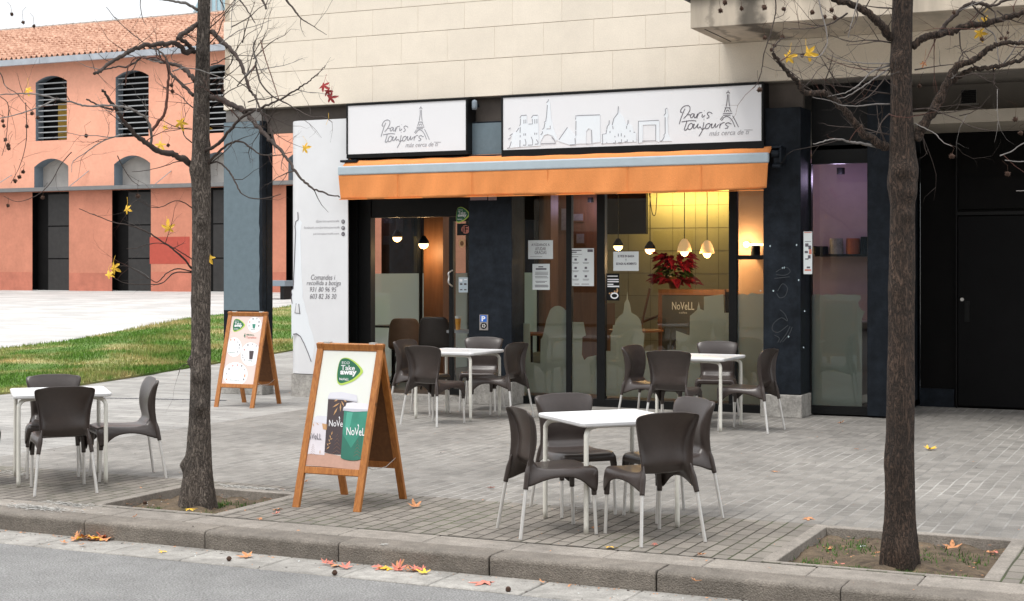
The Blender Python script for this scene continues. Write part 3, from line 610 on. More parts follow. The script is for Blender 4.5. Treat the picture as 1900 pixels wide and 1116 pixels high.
# left side wall of the cafe: glazed, frosted to eye height
for k, y in enumerate((17.86, 19.2, 20.9, 22.6, 24.0, 25.45)):
    iwall('side_mullion', -11.33, -11.27, y, y+.07, .1, 2.62, M['black'])
iwall('side_fascia', -11.34, -11.26, 17.86, BY, 2.62, 3.93, M['black'])
iwall('side_fascia', -11.34, -11.26, 17.86, BY, 0, .1, M['black'])
for a, b in ((17.93, 19.2), (19.27, 20.9), (20.97, 22.6), (22.67, 24.0), (24.07, 25.45)):
    mb = MB(); mb.q([(-11.3, a, .1), (-11.3, b, .1), (-11.3, b, 2.62), (-11.3, a, 2.62)], [(0, 1, 2, 3)]); g_ = part('side_pane', mb, M['glass'])
    mb = MB(); mb.box(-11.297, -11.295, a, b, .1, 1.66); part('frosted_film', mb, mat('side_film', (.42, .43, .33), .7, .04, 3) if 0 else M['film'], g_)
iwall('cafe_counter', W(1020, 560, 23.5).x, W(1125, 560, 23.5).x, 23.2, 23.9, .1, 1.15, M['ply'])
iwall('back_shell', -11.34, xC1, BY+.12, BY+.2, 0, 3.93, M['dark']) if 0 else None

# ------------------------------------------------------------------ shop signs
LOGO = [[(1125, 85), (1125, 110)], [(1092, 138), (1108, 118), (1145, 118), (1155, 142)], [(1110, 160), (1108, 260), (1088, 385)], [(1138, 160), (1140, 280), (1155, 385)], [(1060, 410), (1168, 410)], [(1080, 415), (1050, 490)], [(1150, 415), (1185, 490)], [(1090, 485), (1102, 455), (1130, 455), (1145, 485)], [(1205, 515), (1030, 518), (1028, 550), (1170, 548)], [(1025, 570), (975, 635)], [(1000, 655), (1045, 595), (1100, 572), (1160, 600), (1210, 665), (1255, 770)], [(1210, 560), (1260, 650), (1322, 775)]]
SCRIPT = [[(205, 715), (240, 600), (278, 500), (315, 425)], [(262, 488), (235, 495), (228, 470), (260, 410), (310, 375), (370, 368), (405, 395), (405, 450), (375, 510), (330, 570), (285, 610)], [(365, 540), (412, 540)],
          [(482, 528), (450, 520), (420, 550), (415, 585), (440, 595), (470, 565), (490, 525), (485, 570), (500, 600), (530, 570), (550, 520)], [(552, 520), (546, 560), (535, 610)], [(546, 565), (580, 510), (620, 498), (636, 496)], [(642, 530), (632, 575), (650, 585), (690, 550)], [(678, 462), (683, 468)],
          [(830, 522), (800, 500), (770, 490), (735, 510), (740, 540), (765, 565), (755, 595), (720, 608)],
          [(250, 675), (350, 658), (440, 650), (525, 657)], [(350, 655), (325, 740), (300, 820), (330, 828), (370, 785)], [(430, 700), (390, 725), (370, 775), (380, 815), (420, 810), (455, 760), (450, 712), (428, 700)], [(452, 740), (490, 715), (470, 765), (470, 792), (500, 790), (545, 740), (562, 710), (545, 770), (565, 790), (600, 762)],
          [(670, 680), (655, 760), (640, 830), (610, 890), (575, 945)], [(600, 765), (640, 815), (700, 780)], [(668, 625), (675, 632)], [(758, 705), (715, 730), (700, 780), (715, 805), (755, 790), (785, 740), (778, 708), (755, 702)], [(788, 735), (825, 710), (808, 760), (815, 785), (850, 775), (890, 705), (880, 760), (900, 775), (950, 720)],
          [(975, 700), (970, 740), (965, 795)], [(970, 748), (1010, 700), (1060, 685)], [(1190, 712), (1160, 708), (1130, 690), (1080, 710), (1090, 740), (1125, 760), (1110, 790), (1065, 798)]]
def logo(parent, f, m, y):
    mb = MB()
    for st in LOGO: mb.ribbon(spline([f(*p) for p in st], 4) if len(st) > 2 and len(st) != 4 else [f(*p) for p in st], .0085, (0, -1, 0))
    mb.build('tower_drawing', m, parent)
    mb = MB()
    for st in SCRIPT: mb.ribbon(spline([f(*p) for p in st], 6), .0088, (0, -1, 0), random.uniform(0, .0004))
    mb.build('script_lettering', m, parent)
    mb = MB(); a = f(760, 935); b = f(1530, 850); a2 = f(760, 850)
    vs, fs = text_geo('más cerca de ti', shear=.35)
    bx = max(v.x for v in vs); by = max(v.y for v in vs)
    for v in vs: pass
    h = f(760, 862).z-f(760, 935).z
    mb.q([Vector((a.x+v.x/bx*(b.x-a.x), y, a.z+v.y/by*h*1.25)) for v in vs], fs)
    mb.ribbon([f(1430, 825), f(1590, 828)], .006, (0, -1, 0)); mb.build('small_lettering', M['inklt'], parent)
YS = 17.27
def signbox(label, px0, px1, yt, yb, low):
    a = W(px0, yb, YS); b = W(px1, yt, YS); x0, x1 = a.x, b.x; z1 = 3.922; z0 = a.z
    t = thing('shop_sign', label, 'shop sign', ((x0+x1)/2, YS, z0), 'white shop signs above the orange awning')
    mb = MB(); f = .028
    mb.box(x0, x1, YS-.012, YF+.1, z1-f, z1); mb.box(x0, x0+f*.8, YS-.012, YF+.1, z0, z1-f-.001); mb.box(x1-f*.9, x1, YS-.012, YF+.1, z0, z1-f-.001); mb.box(x0, x1, YS-.004, YF+.1, z0-low, z0-.001)
    mb.build('sign_frame', M['black'], t, bev=.004)
    mb = MB(); mb.box(x0+f*.8, x1-f*.9, YS, YS+.04, z0, z1-f-.001); mb.build('sign_face', M['white'], t)
    return t
s1 = signbox('smaller white shop sign with only handwritten lettering and tower sketch, left of the pillar', 643, 868, 185, 287, .055)
s2 = signbox('long white shop sign with a cut-out city skyline and handwritten lettering, right of the pillar', 930.5, 1417, 156, 279, .10)
Y2 = YS-.003
logo(s1, lambda x, y: W(690+(190+(x-205)*.895)/11.157, 190+y/11.157, Y2), mat('sign_ink', (.26, .26, .29), .5, .03), Y2)
logo(s2, lambda x, y: W(1240+x/10.144, 160+y/10.144, Y2), M['ink'], Y2)
Zs = lambda x, y, Y=YS-.006: W(930+x/5.9375, 170+y/5.9375, Y)
shapes = [[(90, 625), (110, 550), (120, 500), (105, 480), (150, 450), (195, 405), (208, 380), (208, 290), (225, 265), (280, 262), (285, 355), (335, 352), (340, 290), (352, 262), (405, 262), (410, 350), (412, 470), (415, 600), (215, 612)],
 [(425, 480), (450, 440), (462, 410), (480, 345), (495, 290), (505, 150), (500, 120), (520, 88), (535, 120), (540, 160), (548, 290), (560, 350), (575, 410), (620, 540), (600, 545), (565, 490), (510, 470), (470, 485), (430, 560), (430, 600), (415, 600)],
 [(630, 550), (730, 395), (820, 490), (820, 590), (750, 588)],
 [(820, 270), (1088, 258), (1092, 560), (1005, 570), (1000, 430), (965, 405), (935, 440), (935, 575), (825, 580)],
 [(1108, 575), (1115, 470), (1155, 462), (1165, 390), (1187, 360), (1190, 318), (1200, 360), (1225, 370), (1245, 290), (1285, 240), (1292, 165), (1300, 235), (1345, 280), (1372, 360), (1390, 360), (1397, 312), (1402, 355), (1440, 380), (1460, 450), (1485, 460), (1490, 555)],
 [(1510, 325), (1740, 318), (1742, 560), (1700, 545), (1700, 365), (1560, 370), (1558, 560), (1512, 570)],
 [(1750, 550), (1790, 520), (1790, 475), (1805, 460), (1803, 285), (1792, 262), (1812, 235), (1808, 190), (1828, 182), (1832, 230), (1840, 262), (1832, 290), (1838, 470), (1860, 520), (1880, 548)]]
mb = MB()
for k, s in enumerate(shapes): mb.prism([Zs(*p) for p in s], (0, .0055, 0))
mb.build('skyline_cutout', M['whitecut'], s2)
gs = [[(65, 628), (88, 620), (100, 590), (110, 552)], [(78, 528), (105, 508)], [(95, 488), (125, 465)], [(165, 445), (197, 402)], [(80, 418), (102, 400)], [(205, 615), (207, 535)], [(208, 505), (209, 480)], [(207, 455), (210, 395)], [(202, 378), (210, 365), (212, 300)], [(205, 292), (222, 265), (280, 262)], [(250, 312), (250, 355)], [(271, 310), (271, 352)], [(300, 360), (345, 358), (342, 305)], [(332, 292), (350, 264), (402, 262)], [(370, 305), (370, 355)], [(393, 303), (393, 352)],
 [(250, 462), (250, 488)], [(268, 462), (268, 486)], [(370, 455), (370, 478)], [(392, 455), (392, 475)], [(262, 525), (272, 560), (272, 592), (240, 592)], [(330, 500), (345, 540), (346, 590), (295, 592)], [(388, 530), (405, 560), (405, 578), (370, 582)], [(435, 480), (455, 455), (450, 440)], [(450, 418), (468, 410), (482, 345)], [(472, 340), (490, 330), (500, 260), (508, 150)], [(498, 122), (515, 112), (520, 88)], [(500, 414), (542, 412), (538, 378)], [(435, 577), (600, 572), (580, 530), (555, 500)], [(635, 532), (730, 395)], [(755, 590), (815, 585), (812, 515)],
 [(815, 272), (850, 266), (1088, 258)], [(822, 285), (818, 310)], [(824, 325), (822, 425)], [(822, 435), (822, 490)], [(935, 580), (1000, 578), (995, 425)], [(1103, 578), (1117, 575), (1115, 472), (1155, 466), (1160, 425)], [(1162, 420), (1168, 385), (1187, 362), (1190, 318)], [(1222, 372), (1240, 300), (1285, 240), (1290, 165)], [(1228, 380), (1232, 415)], [(1380, 410), (1382, 380)], [(1385, 372), (1395, 355), (1397, 315)], [(1458, 450), (1475, 450)], [(1198, 435), (1198, 458)], [(1420, 430), (1420, 445)], [(1252, 490), (1252, 505)], [(1290, 465), (1290, 495)], [(1322, 462), (1322, 495)], [(1360, 485), (1360, 505)], [(1232, 568), (1258, 567), (1258, 542)], [(1288, 565), (1325, 562), (1325, 528)], [(1358, 555), (1388, 553), (1388, 530)], [(1452, 540), (1453, 556)], [(1163, 558), (1164, 568)],
 [(1510, 572), (1511, 328), (1735, 318)], [(1555, 547), (1702, 543), (1702, 368)], [(1750, 550), (1775, 540), (1795, 500), (1793, 478), (1806, 462), (1805, 285)], [(1792, 265), (1812, 240), (1808, 195), (1828, 184)]]
mb = MB()
for s in gs: mb.ribbon([Zs(*p, YS-.0075) for p in s], .0095, (0, -1, 0))
mb.build('skyline_outline', mat('outline_grey', (.27, .27, .30), .5, .03), s2)
# small lamp between the signs
c = W(880.5, 196, 17.33); t = thing('wall_lamp', 'small grey cylindrical wall lamp on the pillar between the two white signs', 'wall lamp', c)
mb = MB(); mb.lathe([(0, -.055), (.032, -.055), (.036, -.02), (.036, .035), (.030, .06), (0, .075)], c, 16); mb.build('lamp_body', M['reveal'], t, smooth=True)
mb = MB(); mb.box(c.x-.03, c.x+.03, c.y+.02, YF+.005, c.z-.02, c.z+.02); mb.build('bracket', M['pier'], t)

# ------------------------------------------------------------------ awning
AY = 17.12; x0, x1 = W(627, 318, AY).x, W(1426, 298, AY).x
zb1, zb0 = 3.085, 2.965
t = thing('awning', 'rolled-in orange canvas awning with pale grey front bar above the cafe windows', 'awning', ((x0+x1)/2, AY, 2.66))
mb = MB(); mb.box(x0, x1, AY-.012, AY+.05, zb0, zb1); mb.build('front_bar', M['barm'], t, bev=.018, seg=3)
xw0, xw1 = x0+.03, x1+.0; N = 90; mb = MB()
for j, (y, z) in enumerate(((YF-.03, 3.195), (YF-.11, 3.165), (AY+.05, zb1-.006))):
    for i in range(N+1): mb.v.append(Vector((xw0+(xw1-xw0)*i/N, y, z+(.004*math.sin(i*.7) if j == 1 else 0))))
for j in range(2):
    for i in range(N): mb.f.append((j*(N+1)+i, j*(N+1)+i+1, (j+1)*(N+1)+i+1, (j+1)*(N+1)+i))
top = mb.build('canvas', M['orange'], t, smooth=True); so = top.modifiers.new('thick', 'SOLIDIFY'); so.thickness = .003
mb = MB(); N = 240; rows = 10
for j in range(rows+1):
    for i in range(N+1):
        u = i/N; v = j/rows; x = x0+.006+(x1-x0-.012)*u
        e = math.exp(-((1-u)*26))*1.+math.exp(-u*26)*1.
        y = AY+.005+.016*v*math.sin(u*37+1.7*math.sin(u*9))+.008*v*math.sin(u*91+2*v)+e*.05*v+(.004*math.exp(-((u-.34)**2)*9e3)+.004*math.exp(-((u-.70)**2)*9e3)+.004*math.exp(-((u-.16)**2)*9e3))*(1-.3*v)
        mb.v.append(Vector((x-(.03*v*math.exp(-((1-u)*30)) if u > .5 else -.0*v), y, zb0-v*(.315+.008*math.sin(u*11))+(.02*v*math.exp(-(1-u)*30)))))
for j in range(rows):
    for i in range(N): mb.f.append((j*(N+1)+i, j*(N+1)+i+1, (j+1)*(N+1)+i+1, (j+1)*(N+1)+i))
va = mb.build('valance', M['orange'], t, smooth=True); so = va.modifiers.new('thick', 'SOLIDIFY'); so.thickness = .003
mb = MB()
for u in (.155, .34, .52, .70, .86):
    x = x0+(x1-x0)*u; mb.box(x-.0018, x+.0018, AY-.010, AY-.004, zb0-.31, zb0-.002)
mb.box(x0+.02, x1-.06, AY+.002, AY+.018, zb0-.322, zb0-.312); mb.build('seam', mat('orange_seam', (.72, .235, .055), .9, .1, 60), va)
mb = MB(); mb.tube([(x0+.04, YF-.06, 3.14), (x1+.05, YF-.06, 3.14)], .05, 12); mb.build('roller', M['pier'], t, smooth=True)
mb = MB(); c = W(1443, 285, 17.2)
mb.box(x1+.02, x1+.14, 17.16, 17.39, 3.135, 3.16); mb.box(x1+.12, x1+.145, 17.14, 17.39, 2.96, 3.13)
mb.tube([(x1+.02, 17.2, 3.07), (x1+.11, 17.2, 3.07)], .045, 10); mb.tube([(x1+.03, 17.19, 2.93), (x1+.13, 17.19, 2.93)], .028, 10); mb.box(x1+.04, x1+.12, 17.19, 17.3, 2.96, 3.1)
mb.build('end_bracket', M['pier'], t, bev=.005)
mb = MB(); mb.box(x0-.03, x0+.22, 17.22, 17.39, 3.145, 3.175); mb.build('end_bracket', M['pier'], t, bev=.004)

# ------------------------------------------------------------------ notices, stickers, plates
def inkrows(t, rows, Y, m='ink'):
    mb = MB()
    for r in rows:
        if isinstance(r[0], str): pxtext(mb, r[0], *r[1:5], Y, bold=r[5] if len(r) > 5 else .01)
        else:
            a = W(r[0], r[3], Y); b = W(r[2], r[1], Y); mb.q([(a.x, Y, a.z), (b.x, Y, a.z), (b.x, Y, b.z), (a.x, Y, b.z)], [(0, 1, 2, 3)])
    return mb.build('lettering', M[m], t)
def notice(label, p0, rows, Y=YG-.008, m='paper', name='paper_notice', cat='notice', th=.0012, g='notices stuck on the cafe window'):
    a = W(p0[0], p0[3], Y); b = W(p0[2], p0[1], Y); t = thing(name, label, cat, ((a.x+b.x)/2, Y, a.z), g)
    mb = MB(); mb.box(a.x, b.x, Y, Y+th, a.z, b.z); mb.build('sheet', M[m], t)
    inkrows(t, rows, Y-.001); return t
notice('pale notice taped on the glass reading AYUDANOS A AYUDAR GRACIAS', (980, 446, 1026, 481), [('AYÚDANOS A', 986, 451, 1020, 457), ('AYUDAR', 993, 459, 1013, 465), ('GRACIAS', 992, 466, 1014, 472), (984, 476.5, 1006, 477.2)])
def fake(x0, y0, x1, y1, n, h=.8): return [(x0+random.random()*2, y0+(y1-y0)*i/n, x1-random.random()*4, y0+(y1-y0)*i/n+h) for i in range(n)]
notice('narrow notice with small centred text below the AYUDANOS notice', (988, 490, 1020, 538), [(999, 494.5, 1008, 496.5), (994, 498, 1014, 501)]+fake(992, 505, 1018, 512, 3)+fake(992, 513, 1018, 518, 2)+fake(993, 522, 1015, 526, 2)+fake(992, 529, 1018, 534, 3))
ic = []
for r in range(3):
    for c_ in range(2):
        x = 1068+c_*19; y = 481.5+r*15.5; ic += [(x-2.2, y-1.5, x+2.2, y+2.5), (x-6, y+5.5, x+6, y+6.2), (x-5, y+7.3, x+5, y+8)]
notice('tall pale notice with six little pictograms beside the door mullion', (1058.5, 461, 1102, 531), [(1060, 464, 1079, 466), (1060, 467.5, 1070, 469.5), (1090, 463, 1100, 468), (1060, 472, 1080, 472.7), (1060, 476.3, 1073, 477.3), (1066, 527, 1075, 528), (1079, 527, 1093, 528)]+ic)
notice('white notice on the glass reading SE PIDE EN BARRA Y SE PAGA AL MOMENTO', (1138, 467, 1185, 503), [('SE PIDE EN BARRA', 1146, 473.5, 1177, 478, .035), ('Y', 1160, 480.5, 1163, 485, .03), ('SE PAGA AL MOMENTO', 1143, 487.5, 1181, 492, .035)])
fl = notice('black flyer with coffee cup picture low on the glass beside the door mullion', (1125, 508, 1149, 558), [], m='black')
mb = MB()
for r in (('x', 1127, 512, 1146, 513.5), ('x', 1127, 518, 1148, 520), ('x', 1127, 522, 1148, 524), ('x', 1127, 527, 1138, 529), ('x', 1127, 530.5, 1149, 533)):
    a = W(r[1], r[4], YG-.010); b = W(r[3], r[2], YG-.010); mb.q([(a.x, a.y, a.z), (b.x, a.y, a.z), (b.x, a.y, b.z), (a.x, a.y, b.z)], [(0, 1, 2, 3)])
def disc(mb, px, py, rx, ry, Y, n=16): mb.q([W(px+rx*math.cos(6.283*i/n), py+ry*math.sin(6.283*i/n), Y) for i in range(n)], [tuple(range(n))])
disc(mb, 1140, 549, 7.5, 6, YG-.0102); mb.build('print', M['white'], fl)
mb = MB(); disc(mb, 1140, 549, 5.2, 3.6, YG-.0106); mb.build('print', M['black'], fl)
mb = MB()
for k in range(10): disc(mb, 1127+random.random()*20, 536+random.random()*16, 1.8, 1.4, YG-.0098-.00001*k, 7)
mb.build('print', M['gold'], fl)
fp = notice('white flyer with small pictures on the dark pillar edge left of the narrow window', (1491, 430, 1507, 509), [], Y=17.345, m='paper', g='notices on the dark pillar')
mb = MB()
for b_ in ((1493, 448, 1505, 449), (1494, 452, 1500, 458), (1500, 456, 1505, 463), (1493, 466, 1499, 470), (1499, 474, 1504, 480), (1494, 480, 1500, 482), (1497, 495, 1503, 498)):
    a = W(b_[0], b_[3], 17.343); b = W(b_[2], b_[1], 17.343); mb.q([(a.x, a.y, a.z), (b.x, a.y, a.z), (b.x, a.y, b.z), (a.x, a.y, b.z)], [(0, 1, 2, 3)])
mb.build('print', M['ink'], fp)
mb = MB()
for b_ in ((1492, 431, 1506, 432.5), (1501, 463, 1506, 472), (1493, 500, 1505, 503)):
    a = W(b_[0], b_[3], 17.343); b = W(b_[2], b_[1], 17.343); mb.q([(a.x, a.y, a.z), (b.x, a.y, a.z), (b.x, a.y, b.z), (a.x, a.y, b.z)], [(0, 1, 2, 3)])
mb.build('print', M['pleaf'], fp)
# badge print
BADGE = [(322, 103), (345, 95), (385, 97), (430, 118), (475, 152), (510, 190), (519, 215), (508, 238), (470, 275), (430, 305), (375, 328), (330, 342), (300, 335), (284, 305), (281, 245), (287, 190), (298, 140), (310, 115)]
def badge(parent, f, small=False):              # f(x, y, layer) -> 3-D
    cx, cy = 390, 215; P = spline([Vector((x, y, 0)) for x, y in BADGE+BADGE[:1]], 3)[:-1]
    mb = MB(); n_ = len(P); mb.q([f(p.x, p.y, 0) for p in P], [tuple(range(n_))]); mb.build('badge_print', M['lime'], parent)
    mb = MB(); mb.q([f(cx-9+(p.x-cx)*.88, cy-5+(p.y-cy)*.90, 1) for p in P], [tuple(range(n_))]); mb.build('badge_print', M['green'], parent)
    mb = MB(); g = lambda x, y: f(x, -y, 2)
    text_on(mb, 'ECO', g, 325, 395, -153, -130); text_on(mb, 'Take', g, 318, 445, -208, -163, bold=.012); text_on(mb, 'away', g, 312, 462, -262, -212, bold=.045)
    text_on(mb, 'NoVeLL', g, 306, 393, -299, -277, bold=.02); mb.build('badge_lettering', M['white'], parent)
bc = W(858.5, 399, 17.668)
t = thing('door_sticker', 'green rounded ECO Take away sticker high on the glass door', 'sticker', W(858, 413, 17.668), 'stickers on the glass door')
badge(t, lambda x, y, k: bc+Vector(((x-395)/236*.20, -.0006*k, -(y-218)/247*.205)))
def sticker(label, px0, py0, px1, py1, m, lay):
    Y = 17.668; a = W(px0, py1, Y); b = W(px1, py0, Y); t = thing('door_sticker', label, 'sticker', ((a.x+b.x)/2, Y, a.z), 'stickers on the glass door')
    MB().box(a.x, b.x, Y, Y+.001, a.z, b.z).build('sheet', M[m], t)
    for mm, rows in lay:
        mb = MB()
        for r in rows:
            if isinstance(r[0], str): pxtext(mb, r[0], *r[1:5], Y-.0015, bold=.02)
            elif len(r) == 3: disc(mb, *r, r[2], Y-.001)
            else:
                p = W(r[0], r[3], Y-.0008); q = W(r[2], r[1], Y-.0008); mb.q([(p.x, p.y, p.z), (q.x, p.y, p.z), (q.x, p.y, q.z), (p.x, p.y, q.z)], [(0, 1, 2, 3)])
        mb.build('print', M[mm], t)
sticker('black sticker with round pink mark and letters iF on the glass door', 848, 415, 869.5, 437, 'black', [('pleaf', [(864, 426, 8)]), ('black', [('iF', 858, 419.5, 868.5, 432)])])
sticker('small light blue menu card with six dishes on the glass door', 851, 515, 868, 543, 'barm', [('white', [(852.5, 518, 858, 523), (861, 518, 866.5, 520)]), ('cupdark', [(853.5, 526, 858, 529), (861, 526, 865.5, 529), (853.5, 537, 858, 539), (861, 537, 865.5, 539)])])
t = thing('door_sticker', 'small round brown emblem sticker below the iF sticker', 'sticker', W(857, 461, 17.668), 'stickers on the glass door')
mb = MB(); disc(mb, 857, 452, 6, 8, 17.668); mb.build('sheet', M['gold'], t); mb = MB(); disc(mb, 857, 452, 3.4, 4.5, 17.667); mb.build('print', M['hardboard'], t)
for k, (a, b, s) in enumerate(((872.5, 903.5, 'wide pinkish plate on the dark pillar just under the awning'), (906, 921, 'narrow pinkish plate under the awning, right of the wide plate'))):
    t = thing('address_plate', s, 'plate', W(a, 372, YF-.01), 'plates under the awning'); p = W(a, 372, YF-.01); q = W(b, 366.5, YF-.01)
    MB().box(p.x, q.x, YF-.01, YF-.001, p.z, q.z+.03).build('sheet', mat('plate_pink', (.35, .24, .25), .5, .05), t); inkrows(t, [(a+2, 368.5, b-2, 369.3), (a+3, 370.2, b-4, 370.9)], YF-.011)
t = thing('parking_sign', 'small grey plate with blue P and round wheel mark on the dark pillar', 'sign', W(897.5, 611, YF-.012)); Y = YF-.012
a = W(889.5, 613, Y); b = W(905.5, 584.5, Y); MB().box(a.x, b.x, Y, YF-.001, a.z, b.z).build('plate', mat('plate_grey', (.27, .25, .24), .5, .1), t, bev=.002)
a = W(891, 597.5, Y-.001); b = W(903, 585.5, Y-.001); mb = MB(); mb.q([(a.x, a.y, a.z), (b.x, a.y, a.z), (b.x, a.y, b.z), (a.x, a.y, b.z)], [(0, 1, 2, 3)]); mb.build('blue_square', M['blue'], t)
pxtext(MB(), 'P', 893.5, 587, 900.5, 596.5, Y-.002, bold=.035).build('lettering', M['white'], t)
mb = MB(); disc(mb, 897.5, 605, 6, 6, Y-.001); mb.build('wheel_mark', M['black'], t)
mb = MB()
for k in range(5): a_ = k*1.257; p = W(897.5+2.6*math.cos(a_), 605+2.6*math.sin(a_), Y-.002); mb.q([p+Vector((.010*math.cos(b_), 0, .010*math.sin(b_))) for b_ in (0, 1.2, 2.4, 3.6, 4.8)], [(0, 1, 2, 3, 4)])
mb.build('wheel_spokes', mat('plate_light', (.6, .58, .55), .5, .05), t)

# ------------------------------------------------------------------ A-frame boards
def aboard(label, loc, rz, poster):
    t = thing('a_frame_board', label, 'pavement sign', (0, 0, 0), 'wooden A-frame boards on the pavement')
    H, SP, HW, L = 1.195, .355, .285, math.hypot(1.195, .355); sa, ca = H/L, SP/L
    def fr(s):                                  # s=-1 front, 1 back : (u, w, n) -> 3-D, n outwards
        return lambda u, w, n=0: Vector((u, s*(SP-w*ca+n*sa), w*sa+n*ca))
    def plank(mb, f, u0, u1, w0, w1, n0, n1):
        P = [f(u, w, n) for n in (n0, n1) for (u, w) in ((u0, w0), (u1, w0), (u1, w1), (u0, w1))]
        mb.q(P, [(0, 1, 2, 3), (7, 6, 5, 4), (0, 4, 5, 1), (1, 5, 6, 2), (2, 6, 7, 3), (3, 7, 4, 0)])
    SW, TH = .055, .030
    for s, nm in ((-1, 'front_frame'), (1, 'back_frame')):
        f = fr(s); mb = MB()
        plank(mb, f, -HW, -HW+SW, 0, L-.004, -TH, 0); plank(mb, f, HW-SW, HW, 0, L-.004, -TH, 0)
        plank(mb, f, -HW+SW+.0005, HW-SW-.0005, L-.060, L-.006, -TH+.001, -.001); plank(mb, f, -HW+SW+.0005, HW-SW-.0005, .255, .305, -TH+.001, -.001)
        fo = mb.build(nm, M['wood'], t, bev=.004)
        mb = MB(); plank(mb, f, -HW+SW-.001, HW-SW+.001, .300, L-.058, -.020, -.014); mb.build('backing_board', M['hardboard'], fo)
    mb = MB(); mb.box(-.22, -.17, -.02, .02, H-.012, H+.001); mb.box(.17, .22, -.02, .02, H-.012, H+.001); mb.build('hinge', M['alu'], t)
    mb = MB(); mb.tube([(HW-.03, -.25, .33), (HW-.04, -.1, .27), (HW-.04, .1, .27), (HW-.03, .25, .33)], .0025, 5); mb.build('chain', M['alu'], t)
    f = fr(-1); u0, u1, w0, w1 = -HW+SW, HW-SW, .305, L-.060
    mb = MB(); ww0 = w0 + (.006 if poster == 1 else 0); mb.q([f(u0, ww0, -.012), f(u1, ww0, -.012), f(u1, w1, -.012), f(u0, w1, -.012)], [(0, 1, 2, 3)])
    if poster == 1: pm = mat('poster_white_green', (.76, .77, .77), .35, .01, 2.2, c2=(.74, .77, .68))
    else: pm = mat('poster_pink', (.72, .575, .53), .4, .02)
    po = mb.build('poster', pm, t)
    # picture zoom (x, y) -> board: s across, w up
    if poster == 1: e = lambda y: ((150-130*(y-28)/1037), (640-125*(y-28)/1037), (y-28)/1045)
    else: e = lambda y: ((150-130*(y-30)/1045), (605-110*(y-30)/1045), (y-32)/1050)
    def g(x, y, k=0):
        a, b, v = e(y); q = min(max((x-a)/(b-a), 0.), 1.); v = min(max(v, 0), 1)
        return f(u0+(u1-u0)*q, w1-(w1-w0)*v, -.012+.0008*(k+1))
    def poly(nm, m, pts, k=0, par=None): mb = MB(); mb.q([g(x, y, k) for x, y in pts], [tuple(range(len(pts)))]); return mb.build(nm, m if not isinstance(m, str) else M[m], par or po, keep=False)
    def ell(nm, m, cx, cy, rx, ry, k=0, n=24): return poly(nm, m, [(cx+rx*math.cos(6.283*i/n), cy+ry*math.sin(6.283*i/n)) for i in range(n)], k)
    if poster == 1:
        poly('printed_table', mat('print_table', (.50, .30, .23), .5, .06, 30), [(30, 965), (190, 945), (525, 985), (515, 1095), (20, 1062)], 0)
        poly('printed_cup', mat('cup_print_white', (.68, .64, .68), .5, .06, 9), [(78, 680), (212, 690), (190, 965), (35, 960)], 1)
        poly('printed_lid', 'cuplid', [(82, 645), (110, 622), (200, 622), (216, 640), (216, 690), (80, 680)], 2)
        poly('printed_cup', 'cupdark', [(208, 462), (472, 475), (430, 935)]+[(310+120*math.cos(R(a_)), 933+20*math.sin(R(a_))) for a_ in range(0, 181, 15)]+[(192, 925)], 3)
        poly('printed_lid', 'cuplid', [(205, 470), (210, 440), (225, 412), (330, 402), (470, 425), (478, 485), (340, 468)], 4)
        poly('printed_cup', 'cupgreen', [(360, 555), (577, 560), (524, 975)]+[(434+92*math.cos(R(a_)), 974+24*math.sin(R(a_))) for a_ in range(0, 181, 15)]+[(343, 968)], 5)
        poly('printed_lid', mat('cup_print_lid2', (.76, .75, .80), .5, .03), [(348, 568), (355, 535), (370, 530), (380, 500), (440, 490), (590, 500), (578, 558)], 6)
        poly('printed_shade', mat('cup_print_green_dark', (.022, .15, .105), .5, .1), [(352, 770), (432, 890), (540, 720), (524, 975)]+[(434+91*math.cos(R(a_)), 974+23*math.sin(R(a_))) for a_ in range(0, 181, 15)]+[(343, 968)], 6)
        poly('printed_rim', mat('cup_print_rim', (.52, .52, .58), .5, .03), [(350, 548), (586, 548), (582, 564), (440, 574), (350, 566)], 7); poly('printed_rim', mat('cup_print_rim', (.52, .52, .58), .5, .03), [(206, 462), (340, 460), (476, 476), (474, 488), (340, 472), (206, 472)], 5)
        poly('printed_light', mat('cup_print_green_light', (.075, .36, .265), .5, .1), [(385, 580), (440, 580), (410, 740), (372, 720)], 6)
        mb = MB(); tan = [[(300, 470), (265, 490)], [(318, 500), (250, 545)], [(300, 540), (262, 615)], [(325, 500), (325, 580)], [(330, 480), (358, 530)], [(352, 470), (380, 492)]]
        def leafs(mb, S_, w, k):
            for (x0_, y0_), (x1_, y1_) in S_:
                dx, dy = x1_-x0_, y1_-y0_; l_ = math.hypot(dx, dy); nx, ny = -dy/l_*w, dx/l_*w
                mb.q([g(x0_, y0_, k), g(x0_+dx*.5+nx, y0_+dy*.5+ny, k), g(x1_, y1_, k), g(x0_+dx*.5-nx, y0_+dy*.5-ny, k)], [(0, 1, 2, 3)])
        leafs(mb, tan, 7, 5); leafs(mb, [[(258, 752), (250, 790)], [(235, 785), (245, 820)], [(262, 815), (238, 828)], [(228, 820), (236, 850)], [(250, 855), (222, 868)], [(212, 860), (225, 885)], [(238, 885), (208, 915)]], 5, 5)
        leafs(mb, [[(75, 690), (85, 722)], [(105, 685), (130, 705)], [(150, 920), (148, 962)]], 4, 3); mb.build('printed_leaves', M['gold'], po)
        mb = MB(); mb.q([g(x, y, 3) for x, y in ((160, 690), (208, 695), (205, 745), (170, 740))], [(0, 1, 2, 3)]); mb.build('printed_mark', M['gold'], po)
        mb = MB()
